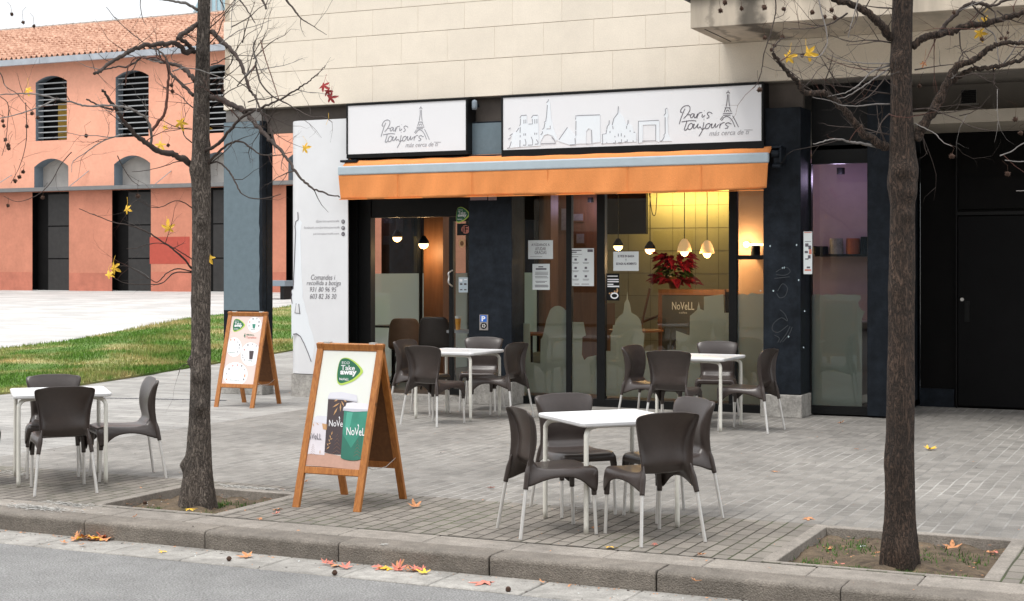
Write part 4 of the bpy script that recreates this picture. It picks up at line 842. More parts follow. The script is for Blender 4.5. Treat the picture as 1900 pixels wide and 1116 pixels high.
        for cx, cy, w_, h_ in ((85, 920, 28, 45), (305, 860, 42, 85), (490, 890, 34, 70)):
            for k in range(5):
                y_ = cy-h_+k*h_*.42; mb.q([g(cx, y_, 7), g(cx+w_*(.3+.16*k), y_+h_*.32, 7), g(cx+w_*(.3+.16*k), y_+h_*.36, 7), g(cx, y_+.05*h_, 7), g(cx-w_*(.3+.16*k), y_+h_*.36, 7), g(cx-w_*(.3+.16*k), y_+h_*.32, 7)], [(0, 1, 2, 3), (0, 3, 4, 5)])
        mb.build('printed_leaf', mat('print_brown_line', (.20, .11, .075), .5, .05), po)
        mb = MB(); gg = lambda x, y: g(x, -y, 8)
        text_on(mb, 'NoVe', gg, 226, 352, -712, -655, bold=.004); text_on(mb, 'NoVeL', gg, 388, 556, -780, -712, bold=.008)
        for cx, cy in ((316, 640), (490, 700)): mb.q([g(cx, cy+18, 8), g(cx+5, cy, 8), g(cx-3, cy-8, 8), g(cx+2, cy-22, 8), g(cx+9, cy-8, 8), g(cx+10, cy+4, 8)], [(0, 1, 2, 3, 4, 5)])
        mb.build('printed_lettering', M['white'], po)
        mb = MB(); text_on(mb, 'oVeLL', gg, 42, 160, -832, -780, bold=.0); mb.build('printed_lettering', M['ink'], po)
        badge(po, lambda x, y, k: g(x, y, 2+k))
        WLp = None
    else:
        badge(po, lambda x, y, k: g(165+(x-281)*.745, 78+(y-95)*.82, 2+k))
        pw = mat('print_white', (.80, .81, .83), .5, .02)
        for cx, cy, rx, ry in ((478, 165, 102, 122), (190, 518, 112, 150), (435, 622, 145, 182), (218, 935, 185, 185)):
            n_ = 28; pts = [(cx+rx*math.cos(6.283*i/n_), cy+ry*math.sin(6.283*i/n_)) for i in range(n_)]
            poly('printed_disc', pw, [(min(max(x, e(min(y, 1078))[0]+3), e(min(y, 1078))[1]-3), min(y, 1078)) for x, y in pts], 0)
        cols = [('cupdark', 8), ('pleaf', 8), ('orange', 8), ('gold', 8), ('cupdark', 9), ('green', 7), ('barm', 7)]
        for (m_, _r), spots in zip((('cupdark', 1), ('pleaf', 1), ('orange', 1), ('inklt', 1)), ([(455, 76), (540, 183), (392, 482), (125, 858), (312, 805), (270, 483), (348, 1010), (542, 122)], [(246, 795), (193, 405), (342, 555), (180, 805), (408, 125)], [(140, 408), (362, 945), (90, 1018), (362, 965)], [(510, 72), (400, 185), (458, 470), (513, 495), (265, 530), (243, 590), (322, 640), (350, 712), (92, 930), (245, 440), (352, 860), (325, 675)])):
            mb = MB()
            for (x, y) in spots: mb.q([g(x-8, y-12, 2), g(x+8, y-12, 2), g(x+6, y+12, 2), g(x-6, y+12, 2)], [(0, 1, 2, 3)])
            mb.build('printed_mark', M[m_], po)
        poly('printed_cup', 'cupgreen', [(447, 155), (494, 155), (485, 222), (455, 222)], 3); poly('printed_cup', 'cupdark', [(415, 570), (482, 570), (465, 700), (420, 700)], 3)
        poly('printed_cup', 'inklt', [(160, 490), (192, 490), (188, 580), (150, 580)], 3) if 0 else None
        mb = MB(); gg = lambda x, y: g(x, -y, 4)
        text_on(mb, 'Mides,', gg, 370, 480, -338, -310, bold=.01); text_on(mb, '4', gg, 330, 352, -372, -300, bold=.05); text_on(mb, 'Petit', gg, 432, 492, -248, -232); text_on(mb, 'Llarg', gg, 405, 465, -735, -712); text_on(mb, 'Mitjà', gg, 112, 205, -612, -596); text_on(mb, 'Extra gran', gg, 145, 285, -1035, -1018)
        mb.build('printed_lettering', M['green'], po)
        mb = MB(); text_on(mb, 'Tamaños', gg, 365, 510, -378, -348, bold=.01); mb.build('printed_lettering', M['pleaf'], po)
    t.location = loc; t.rotation_euler = (0, 0, rz); return t
aboard('wooden A-frame board with big coffee cups poster, standing nearest the kerb', (-5.82, 9.70, 0), R(0), 1)
aboard('wooden A-frame board with pink poster of white circles, beside the grey column', (-11.13, 16.03, 0), R(4), 2)

# ------------------------------------------------------------------ chairs and tables
def make_chair():
    t = thing('terrace_chair', 'x', 'chair', (0, 0, 0), 'brown plastic terrace chairs')
    # stations of the shell from the front lip over the seat to the top: y, z, half width, (y, z) of the skirt edge, outward flare
    st0 = [(.232, .418, .190, .222, .34, .004), (.226, .434, .206, .222, .305, .005), (.205, .443, .214, .212, .275, .006), (.165, .446, .216, .180, .285, .008), (.12, .444, .216, .125, .345, .010), (.06, .440, .214, .060, .382, .012), (-.03, .435, .208, -.03, .390, .013),
          (-.10, .434, .198, -.115, .378, .014), (-.155, .440, .186, -.185, .355, .018), (-.182, .450, .176, -.240, .332, .026), (-.190, .472, .170, -.282, .325, .032), (-.214, .488, .170, -.283, .352, .030), (-.220, .515, .169, -.276, .395, .024), (-.216, .56, .169, -.262, .462, .016), (-.212, .61, .176, -.248, .545, .012),
          (-.216, .67, .188, -.244, .640, .008), (-.227, .73, .208, -.250, .722, .005), (-.242, .775, .222, -.260, .774, .003), (-.256, .806, .226, -.270, .808, .001), (-.263, .823, .215, -.271, .815, -.006), (-.267, .834, .188, -.272, .820, -.006)]
    st = [(y, z, h, y-sy, z-sz, o) for (y, z, h, sy, sz, o) in st0]
    NU = 10; mb = MB(); rows = []
    for (y, z, h, dy, dz, o) in st:
        back = min(1, max(0, (z-.46)/.12)); row = []
        row.append((-(h+o), y-dy, z-dz))
        for i in range(NU+1):
            u = -1+2*i/NU; x = u*h
            yy = y+back*.030*u*u*(1-.5*max(0, (z-.7)/.12)); zz = z+(1-back)*.010*(u*u-.6)*(1 if y < .2 else .3)
            if z > .80: zz -= .018*abs(u)**4
            row.append((x, yy, zz))
        row.append((h+o, y-dy, z-dz)); rows.append(row)
    w = NU+3
    for r in rows: mb.v += [Vector(p) for p in r]
    for j in range(len(rows)-1):
        for i in range(w-1): mb.f.append((j*w+i, j*w+i+1, (j+1)*w+i+1, (j+1)*w+i))
    # front lip and rear apron under the backrest
    b = len(mb.v); r0 = rows[0]; mb.v += [Vector((p[0]*.98, .228, .385 if 0 < i < w-1 else .37)) for i, p in enumerate(r0)]
    for i in range(w-1): mb.f.append((i, i+1, b+i+1, b+i))
    shell = mb.build('shell', M['plastic'], t, smooth=True)
    so = shell.modifiers.new('thick', 'SOLIDIFY'); so.thickness = .009; so.offset = 0
    ss = shell.modifiers.new('smooth', 'SUBSURF'); ss.levels = 1; ss.render_levels = 1
    for sx in (-1, 1):
        mb = MB(); mb.tube(spline([(sx*.172, -.245, .50), (sx*.180, -.256, .44), (sx*.190, -.266, .38), (sx*.200, -.278, .318)], 4), [.004, .007, .010, .013, .016, .018, .019, .019, .0185, .018, .0175, .017, .0165], 10)
        mb.build('leg_socket', M['plastic'], t, smooth=True)
        mb = MB(); mb.tube(spline([(sx*.193, .192, .42), (sx*.196, .196, .36), (sx*.199, .200, .262)], 4), [.010, .019, .024, .024, .022, .020, .019, .018, .0175], 10)
        mb.build('leg_socket', M['plastic'], t, smooth=True)
        mb = MB(); mb.tube([(sx*.199, -.275, .33), (sx*.232, -.325, .004)], .0115, 12); mb.build('leg', M['alu'], t, smooth=False)
        mb = MB(); mb.tube([(sx*.1985, .199, .27), (sx*.204, .212, .004)], .0115, 12); mb.build('leg', M['alu'], t, smooth=False)
    return t
chair0 = make_chair(); first = [True]
def chair(x, y, deg, label):
    if first[0]: first[0] = False; chair0.location = (x, y, 0); chair0.rotation_euler = (0, 0, R(deg)); chair0['label'] = label
    else: copy_thing(chair0, (x, y, 0), R(deg), label, 1.065 if y > 13 else 1.)
def make_table():
    t = thing('cafe_table', 'x', 'table', (0, 0, 0), 'square white cafe tables')
    def rsq(h, r, z, n=5): return [(sx*(h-r)+r*math.cos(a+i*math.pi/2/n), sy*(h-r)+r*math.sin(a+i*math.pi/2/n), z) for sx, sy, a in ((1, 1, 0), (-1, 1, math.pi/2), (-1, -1, math.pi), (1, -1, 3*math.pi/2)) for i in range(n+1)]
    prof = [(.352, .708), (.374, .704), (.381, .712), (.383, .728), (.379, .735), (.371, .7365), (.364, .7335), (.35, .7330)]
    mb = MB(); n_ = 24
    for h, z in prof: mb.v += [Vector(p) for p in rsq(h, .035, z)]
    for j in range(len(prof)-1):
        for i in range(n_): mb.f.append((j*n_+i, j*n_+(i+1) % n_, (j+1)*n_+(i+1) % n_, (j+1)*n_+i))
    mb.f.append(tuple(range(n_-1, -1, -1))); mb.f.append(tuple((len(prof)-1)*n_+i for i in range(n_)))
    top = mb.build('table_top', M['tabletop'], t)
    mb = MB(); random.seed(3)
    for (cx, cy, s, cnt) in ((.02, .05, .05, 5), (-.22, -.20, .05, 6)):
        for k in range(cnt): mb.box(cx+k*s*.36, cx+k*s*.36+s*.24, cy, cy+s*.30, .7332, .7337)
    mb.build('worn_lettering', M['inklt'], top)
    for sx in (-1, 1):
        for sy in (-1, 1):
            mb = MB(); mb.tube(spline([(sx*.17, sy*.17, .690), (sx*.26, sy*.26, .690), (sx*.305, sy*.305, .684), (sx*.332, sy*.332, .655), (sx*.337, sy*.337, .60), (sx*.338, sy*.338, .3), (sx*.338, sy*.338, .003)], 4), .0165, 12)
            mb.build('leg', M['tableleg'], t, smooth=True)
    mb = MB(); mb.box(-.19, .19, -.19, -.16, .675, .705); mb.box(-.19, .19, .16, .19, .675, .705); mb.build('under_frame', M['tableleg'], t)
    return t
table0 = make_table()
TB = [((-3.75, 9.69), 47, 'white table nearest the kerb, right of the big A-frame board'), ((-8.64, 9.76), 45, 'white table at the left edge, left of the slim tree trunk'), ((-8.01, 15.78), -2, 'white table in front of the cafe doorway and dark pillar'), ((-5.11, 15.91), -1, 'white table in front of the window with the poinsettia')]
for k, ((x, y), a, lb) in enumerate(TB):
    if k == 0: table0.location = (x, y, 0); table0.rotation_euler = (0, 0, R(a)); table0['label'] = lb
    else: copy_thing(table0, (x, y, 0), R(a), lb, 1.065 if y > 13 else 1.)
for x, y, a, lb in [
    (-3.33, 9.29, 49, 'chair with its back to the kerb at the front table'), (-3.96, 9.22, -46, 'left chair of the front table, beside the big A-frame board'),
    (-4.13, 10.02, 225, 'chair on the far left side of the front table facing the street'), (-3.48, 10.06, 144, 'right chair of the front table, half hidden behind the kerbside one'),
    (-8.24, 9.32, 48, 'chair with its back to the kerb at the left table'), (-8.25, 10.05, 141, 'chair right of the left table, seen side-on next to the tree trunk'),
    (-8.89, 9.96, 221, 'chair behind the left table in front of the lawn'), (-9.15, 9.28, -45, 'chair cut off by the left edge of the picture'),
    (-7.89, 15.02, -8, 'chair with its back to the street at the doorway table'), (-7.57, 15.92, 84, 'right chair of the doorway table, in front of the left window pane'),
    (-8.57, 15.98, -95, 'left chair of the doorway table, in front of the entrance'), (-8.18, 16.72, 197, 'chair between the doorway table and the dark pillar'),
    (-5.17, 15.28, 3, 'chair with its back to the street at the window table'), (-4.56, 15.82, 84, 'right chair of the window table, in front of the scratched pillar'),
    (-5.63, 15.90, -98, 'left chair of the window table, below the frosted dome'), (-5.23, 16.92, 194, 'chair between the window table and the glass')]:
    chair(x, y, a, lb)
random.seed(21)

# ------------------------------------------------------------------ trees
def star(mb, c, s, nrm, roll, droop=.25):
    nrm = Vector(nrm).normalized(); u = nrm.orthogonal().normalized(); u = Matrix.Rotation(roll, 3, nrm) @ u; v = nrm.cross(u); c = Vector(c)
    b = len(mb.v); mb.v.append(c.copy()); k = 0; tips = [(-130, .72), (-65, .92), (0, 1.1), (65, .92), (130, .72)]
    ring = [(-172, .30)]
    for i, (a, l) in enumerate(tips):
        ring += [(a-19, l*.60), (a-7, l*.86), (a, l), (a+9, l*.82), (a+20, l*.58)]
        if i < 4: ring.append((a+32.5, .30))
    ring.append((172, .30))
    for a, l in ring:
        r = l*s*random.uniform(.92, 1.08); a = R(a+random.uniform(-3, 3)); mb.v.append(c+u*math.cos(a)*r+v*math.sin(a)*r-nrm*droop*s*l*l+nrm*random.uniform(-.04, .04)*s)
    for i in range(1, len(ring)): mb.f.append((b, b+i, b+i+1))
    mb.f.append((b, b+len(ring), b+1))
def trunk_mesh(path, radii, knots, n=44):
    P = spline(path, 14); k = len(P); mb = MB(); R_ = []
    m_ = len(radii)-1
    for i in range(k):
        s = i/(k-1)*m_; a = int(min(s, m_-1e-6)); f = s-a; R_.append(radii[a]*(1-f)+radii[a+1]*f)
    ph = [random.uniform(0, 6.28) for _ in range(8)]
    for i, p in enumerate(P):
        for j in range(n):
            a = 2*math.pi*j/n; r = R_[i]
            r *= 1+.030*math.sin(3*a+ph[0]+p.z*1.3)+.022*math.sin(5*a+ph[1]-p.z*2.1)+.03*math.sin(p.z*9+ph[2]+math.sin(a+ph[3]))*.6+.016*math.sin(11*a+ph[4]+2*math.sin(p.z*5))+random.uniform(-.012, .012)
            for (kz, ka, kr, kh) in knots:
                da = math.atan2(math.sin(a-ka), math.cos(a-ka)); r += kh*1.05*math.exp(-((p.z-kz)/kr)**2-(da*R_[i]/kr)**2)
            if p.z < .25: r *= 1+.12*math.sin(4*a+ph[5])*(1-p.z/.25)
            mb.v.append(p+Vector((math.cos(a)*r, math.sin(a)*r, 0)))
    for i in range(k-1):
        for j in range(n): mb.f.append((i*n+j, i*n+(j+1) % n, (i+1)*n+(j+1) % n, (i+1)*n+j))
    mb.f.append(tuple((k-1)*n+j for j in range(n))); return mb
def twig(mb, p, d, l, r, depth, tips):
    k = max(3, int(l/.07)); P = [p]; d = d.normalized()
    for i in range(k):
        d = (d+Vector((random.gauss(0, .22), random.gauss(0, .22), random.gauss(.03, .18)))).normalized(); P.append(P[-1]+d*l/k)
    mb.tube(P, [r*(1-.72*i/k) for i in range(k+1)], 5)
    tips.append((P[-1], d))
    if depth > 0:
        for i in range(1, k+1):
            if random.random() < (.75 if depth > 1 else .5):
                q = (d.cross(Vector((random.gauss(0, 1), random.gauss(0, 1), random.gauss(0, 1))))).normalized()
                twig(mb, P[i], d*random.uniform(.5, 1)+q*random.uniform(.5, 1)+Vector((0, 0, .15)), l*random.uniform(.22, .5), r*(1-.6*i/k)*.62, depth-1, tips)
def make_tree(label, base, path, radii, knots, limbs, barkm, ltwigs, balls, leaves, d0, extra_top=True, seed=1):
    random.seed(seed)
    t = thing('sweetgum_tree', label, 'tree', base, 'bare street trees'); 
    trunk_mesh(path, radii, knots).build('trunk', barkm, t, smooth=True)
    tw = MB(); tp = MB(); tr = MB(); tips = []
    def line(pts, dd0, dd1): n_ = len(pts)-1; return [D(x, y, d0+dd0+(dd1-dd0)*i/n_) for i, (x, y) in enumerate(pts)]
    for pts, da, db, ra, rb, m_, nt_ in limbs:
        P = spline(line(pts, da, db), 6); k = len(P)-1
        for i in range(1, k): P[i] = P[i]+Vector((random.gauss(0, .0035), random.gauss(0, .0035), random.gauss(0, .0035)))*(min(1, ra/.02))
        f0 = random.random()*6; rr = [(ra+(rb-ra)*i/k)*.88*(1+.07*math.sin(i*.9+f0)+random.uniform(-.03, .04)) for i in range(k+1)]
        if ra >= .012:
            mb = MB(); mb.tube(P, rr, 10); mb.build('branch', M[m_], t, smooth=True)
        else: {'twig': tw, 'twigpale': tp, 'twigred': tr}[m_].tube(P, rr, 6)
        for q in range(int(nt_*.72+.5)):
            i = random.randint(max(1, int(k*.15)), k); dr = (P[i]-P[i-1]).normalized()
            o = Vector((random.gauss(0, 1), random.gauss(0, .8), random.gauss(.1, 1))).normalized()
            twig(tw if random.random() < .72 else (tr if random.random() < .6 else tp), P[i], dr*.6+o, random.uniform(.12, .42), min(rr[i]*.55, random.uniform(.0028, .0055)), 2 if random.random() < .45 else 1, tips)
    for (px, py, dx, dz, l) in ltwigs:
        p = D(px, py, d0); twig(tw, p, Vector((dx, random.uniform(-.4, .4), dz)), l, .005, 2, tips)
    if extra_top:                                  # crown above the picture
        top = Vector(path[-1])
        for k in range(26):
            a = k*2.4; z = random.uniform(-1.2, .1); d = Vector((math.cos(a), math.sin(a), random.uniform(.5, 1.3)))
            P = [top+Vector((0, 0, z))]
            for i in range(7): d = (d+Vector((random.gauss(0, .18), random.gauss(0, .18), .06))).normalized(); P.append(P[-1]+d*.28)
            mb = MB(); mb.tube(P, [.028-.0033*i for i in range(8)], 7); mb.build('branch', M['twig'], t, smooth=True)
            for i in range(2, 8):
                for _ in range(2): twig(tw, P[i], d+Vector((random.gauss(0, .8), random.gauss(0, .8), .1)), random.uniform(.2, .5), .006, 1, tips)
    tw.build('twigs', M['twig'], t, smooth=True)
    if tp.v: tp.build('twigs', M['twigpale'], t, smooth=True)
    if tr.v: tr.build('twigs', M['twigred'], t, smooth=True)
    for (px, py, s) in balls:
        c = D(px, py, d0+random.uniform(-.25, .25)); r = s/2*d0/CAM_F; mb = MB(); mb.blob(c, r*.72, .06, 10)
        for _ in range(46):
            v = Vector((random.gauss(0, 1), random.gauss(0, 1), random.gauss(0, 1))).normalized(); o = v.orthogonal()*r*.13
            mb.q([c+v*r*.6-o, c+v*r*.6+o, c+v*r*random.uniform(.95, 1.2)], [(0, 1, 2)])
        L = random.uniform(.04, .09); mb.tube([c+Vector((0, 0, r*.6)), c+Vector((random.uniform(-.02, .02), 0, L)), c+Vector((random.uniform(-.05, .05), 0, L+.03))], .0012, 4)
        mb.build('seed_ball', M['ball'], t)
    for (px, py, s, m_, rl) in leaves:
        c = D(px, py, d0+random.uniform(-.1, .05)); mb = MB(); star(mb, c, s/2*d0/CAM_F*1.05, (random.uniform(-.2, .5), -1, random.uniform(-.2, .5)), rl)
        mb.tube([c, c+Vector((random.uniform(-.02, .02), .01, .05)), c+Vector((random.uniform(-.03, .03), .02, .09))], .0012, 4); mb.build('leaf', M[m_], t)
    return t
c1 = lambda L: [(x/2.9375, y/2.9375) for x, y in L]
c2_ = lambda L: [(x/2.9375, 340+y/2.9375) for x, y in L]
c8 = lambda L: [(1400+x/2.79, y/2.79) for x, y in L]
d1 = 11.28; bs1 = G(367, 932)
pth = [(bs1.x, bs1.y, -.08)]+[tuple(D(x, y, d1)) for x, y in ((367, 905), (369, 860), (371, 780), (373, 690), (373, 600), (373, 500), (373, 400), (372, 310), (373, 220), (376, 120), (379, 0))]+[(D(381, -150, d1)[0], D(381, -150, d1)[1], 4.4), (D(384, -250, d1)[0], bs1.y+.05, 5.2), (D(384, -250, d1)[0], bs1.y+.1, 5.9)]
pth = [Vector(p) for p in pth]
rad = [.150, .118, .096, .080, .073, .071, .070, .068, .070, .061, .053, .045, .038, .03, .015]
LIMB1 = [(c1([(1050, 905), (1000, 870), (935, 843), (860, 822), (800, 780), (740, 735), (680, 670), (640, 610), (600, 550), (560, 488)]), 0, -.5, .030, .010, 'twig', 5),
 (c1([(822, 795), (825, 720), (800, 650), (760, 622), (700, 590), (620, 577), (540, 578), (450, 575), (380, 555), (300, 538), (200, 515), (110, 512), (20, 516), (-80, 520)]), -.15, -.9, .0125, .0035, 'twigpale', 10),
 (c1([(828, 712), (870, 660), (902, 600), (912, 500), (920, 400), (900, 340), (850, 315), (800, 318), (740, 318), (700, 370), (680, 470)]), -.15, -.1, .014, .004, 'twigred', 6),
 (c1([(622, 600), (580, 590), (530, 572), (470, 541)]), -.35, -.4, .011, .007, 'twig', 0),
 (c1([(1078, 130), (1040, 160), (1000, 180), (968, 212)]), 0, -.2, .022, .018, 'twig', 3),
 (c1([(1062, 285), (1020, 240), (985, 215), (965, 210)]), 0, -.2, .020, .015, 'twig', 2),
 (c1([(1060, 275), (1010, 285), (970, 245), (900, 240), (820, 245), (740, 260), (690, 290), (640, 320), (590, 350), (550, 385), (515, 402)]), 0, -.7, .024, .012, 'twig', 9),
 (c1([(1062, 445), (1020, 390), (960, 355), (900, 345), (830, 325), (770, 315), (700, 360), (600, 370), (520, 400)]), 0, .7, .020, .005, 'twig', 8),
 (c1([(1055, 520), (1010, 480), (960, 430), (930, 400), (905, 320), (870, 280), (830, 258)]), 0, .3, .016, .006, 'twig', 4),
 (c1([(300, 545), (200, 590), (100, 622), (0, 645), (-90, 650)]), -.7, -1.1, .006, .003, 'twigpale', 5),
 (c1([(940, 390), (1000, 372), (1080, 380), (1150, 405), (1250, 440)]), .1, -.3, .006, .003, 'twigpale', 3),
 (c1([(1000, 200), (850, 270), (760, 215), (680, 150), (620, 90), (580, 40)]), -.1, .3, .006, .0025, 'twig', 3),
 (c1([(1155, 175), (1200, 215), (1250, 262), (1300, 325), (1335, 410), (1362, 490), (1400, 545), (1415, 600)]), 0, -.5, .022, .007, 'twig', 9),
 (c1([(1340, 412), (1385, 370), (1395, 330), (1380, 270), (1390, 220)]), -.3, -.5, .012, .004, 'twigpale', 9),
 (c1([(1395, 365), (1420, 450), (1480, 520), (1560, 565), (1640, 610), (1700, 640), (1770, 640), (1810, 668)]), -.35, -.8, .008, .003, 'twig', 6),
 (c1([(1145, 530), (1210, 545), (1270, 575), (1330, 605), (1370, 650), (1420, 710), (1470, 760), (1510, 800), (1560, 860), (1620, 950), (1690, 1015), (1760, 1050), (1850, 1075)]), 0, -1.0, .026, .005, 'twig', 14),
 (c1([(1330, 600), (1400, 600), (1440, 630), (1470, 690), (1500, 790)]), -.3, -.5, .013, .008, 'twig', 8),
 (c1([(1090, 830), (1150, 810), (1210, 765), (1260, 705), (1320, 640), (1400, 600), (1500, 555), (1590, 505), (1660, 460), (1720, 415), (1772, 358)]), 0, -.7, .017, .0028, 'twig', 6),
 (c1([(1120, 915), (1170, 850), (1250, 785), (1320, 775), (1370, 810), (1430, 845), (1500, 850), (1590, 830)]), 0, -.4, .012, .003, 'twig', 6),
 (c1([(1135, 890), (1190, 885), (1240, 925), (1280, 990), (1320, 1060), (1400, 1085), (1470, 1075), (1530, 1060)]), 0, -.4, .009, .003, 'twig', 3),
 (c1([(1080, 55), (1010, 20), (930, 5), (850, -10)]), 0, -.5, .014, .008, 'twigpale', 2),
 (c1([(1290, -20), (1330, 30), (1390, 125)]), -.4, -.6, .008, .004, 'twig', 1), (c1([(1540, -20), (1600, 50), (1640, 100), (1700, 140), (1780, 190)]), -.7, -.9, .010, .002, 'twig', 3),
 (c1([(1400, -30), (1440, 20), (1450, 50)]), -.5, -.6, .010, .008, 'twig', 1), (c1([(770, -40), (765, 30), (780, 110), (800, 140)]), -.3, -.4, .004, .002, 'twig', 2),
 (c1([(1200, 0), (1220, 60), (1160, 110), (1150, 160)]), -.1, -.1, .005, .003, 'twig', 3), (c1([(1260, 150), (1350, 100), (1420, 40), (1470, 20)]), -.3, -.4, .005, .002, 'twig', 2),
 (c1([(1200, 240), (1300, 170), (1400, 140), (1480, 110)]), -.2, -.4, .004, .002, 'twigpale', 2), (c1([(1420, 220), (1450, 330), (1500, 480), (1520, 540)]), -.4, -.6, .005, .003, 'twigred', 2),
 (c1([(1060, 905), (980, 880), (900, 905), (800, 930), (720, 938)]), 0, -.3, .005, .002, 'twig', 2), (c1([(660, 735), (560, 770), (470, 830), (400, 880), (390, 940)]), -.3, -.6, .006, .002, 'twigpale', 6),
 (c1([(700, 730), (600, 750), (520, 740), (440, 740), (360, 720)]), -.3, -.6, .005, .002, 'twigpale', 5), (c1([(640, 850), (680, 930), (720, 985), (760, 1015)]), -.3, -.3, .004, .002, 'twig', 1),
 (c1([(-90, 340), (0, 400), (30, 470), (90, 510), (130, 560), (190, 620)]), -.8, -.9, .005, .002, 'twig', 5), (c1([(-60, 500), (40, 560), (40, 680), (30, 780), (10, 850)]), -.9, -.9, .004, .002, 'twig', 5), (c1([(140, 560), (145, 680), (140, 790), (110, 900), (60, 1000)]), -.8, -.8, .004, .002, 'twig', 3),
 (c1([(390, 830), (330, 900), (280, 990), (210, 1060), (100, 1100), (20, 1070)]), -.6, -.8, .004, .002, 'twig', 2),
 (c2_([(1045, 415), (1000, 385), (930, 345), (870, 328), (800, 335), (740, 355), (690, 358)]), 0, -.3, .005, .0022, 'twig', 3), (c2_([(1045, 465), (990, 400), (930, 350), (870, 310), (810, 270), (720, 235), (620, 212), (530, 180), (430, 140)]), 0, -.5, .009, .0025, 'twig', 6),
 (c2_([(1045, 482), (970, 467), (910, 490), (860, 540), (820, 525), (760, 490), (700, 455), (640, 452)]), 0, -.4, .006, .0022, 'twig', 4), (c2_([(1045, 488), (950, 490), (880, 547), (770, 552), (680, 545), (610, 510)]), 0, -.3, .006, .0022, 'twig', 3),
 (c2_([(1050, 138), (1000, 105), (950, 98), (880, 130), (820, 130), (780, 108), (745, 96), (705, 125)]), 0, -.3, .005, .002, 'twig', 3),
 (c2_([(1055, 1010), (1030, 990), (990, 1000), (970, 1050)]), 0, -.1, .006, .002, 'twig', 2)]
make_tree('bare slim tree left, with yellow leaves, behind the left tables', bs1, pth, rad,
 [(1.05, 3.6, .035, .03), (.72, 5.3, .05, .03), (.50, 2.9, .04, .03), (2.48, 4.7, .06, .03), (1.95, 5.5, .03, .02), (3.1, 4.8, .04, .02), (2.1, 5.4, .04, .025), (.28, 3.4, .05, .04), (1.5, 3.0, .04, .02), (.95, 4.9, .05, .03), (3.35, 5.2, .05, .02)], LIMB1, M['bark'],
 [(386, 55, .8, .6, .5), (390, 80, .8, .4, .55), (392, 120, .9, .2, .5), (388, 160, .9, .3, .45), (358, 200, -.8, .4, .5), (392, 200, .9, .5, .6), (392, 235, .9, -.1, .4), (356, 240, -.8, .2, .4), (388, 280, .8, .3, .4), (356, 265, -.8, .4, .5), (395, 300, .7, .4, .5), (420, 130, .7, .5, .5), (440, 160, .8, .4, .5), (460, 190, .7, .3, .5), (470, 110, .6, .5, .4), (450, 80, .5, .6, .4)],
 [(22, 27, 8), (43, 42, 8), (63, 49, 8), (318, 159, 9), (320, 170, 9), (5, 225, 8), (7, 234, 8), (10, 260, 9), (15, 270, 10), (16, 276, 9), (50, 235, 9), (43, 319, 9), (36, 329, 9), (28, 336, 9), (70, 219, 9), (59, 211, 9), (160, 252, 9), (312, 270, 8), (413, 168, 9), (79, 367, 9), (256, 364, 11), (15, 382, 8)],
 [(335, 228, 30, 'yleaf', 1.), (381, 238, 24, 'yleaf', 2.2), (298, 269, 26, 'yleaf', .3), (565, 275, 26, 'yleaf', 2.5), (312, 424, 32, 'yleaf', 4), (388, 478, 32, 'yleaf', .2), (211, 497, 28, 'yleaf', 1.8), (202, 510, 24, 'yleaf', 3.2), (235, 388, 22, 'yleaf', 2.), (52, 167, 22, 'yleaf', 1.), (605, 232, 1, 'yleaf', 0), (600, 160, 26, 'rleaf', 1.9), (608, 170, 24, 'rleaf', 1.2), (613, 182, 26, 'rleaf', 2.6), (305, 236, 14, 'yleaf', 2.)], d1, seed=11)
d2 = 9.01; bs2 = G(1670, 1042)
pth = [Vector((bs2.x, bs2.y, -.10))]+[D(x, y, d2) for x, y in ((1671, 1010), (1671, 950), (1671, 850), (1672, 740), (1672, 600), (1673, 480), (1674, 380), (1674, 300), (1672, 200), (1672, 100), (1675, 0), (1678, -120))]+[Vector((D(1680, -200, d2).x, bs2.y, 4.3)), Vector((D(1680, -200, d2).x+.05, bs2.y, 5.2))]
rad = [.122, .104, .088, .084, .080, .077, .074, .072, .076, .064, .061, .060, .056, .045, .02]
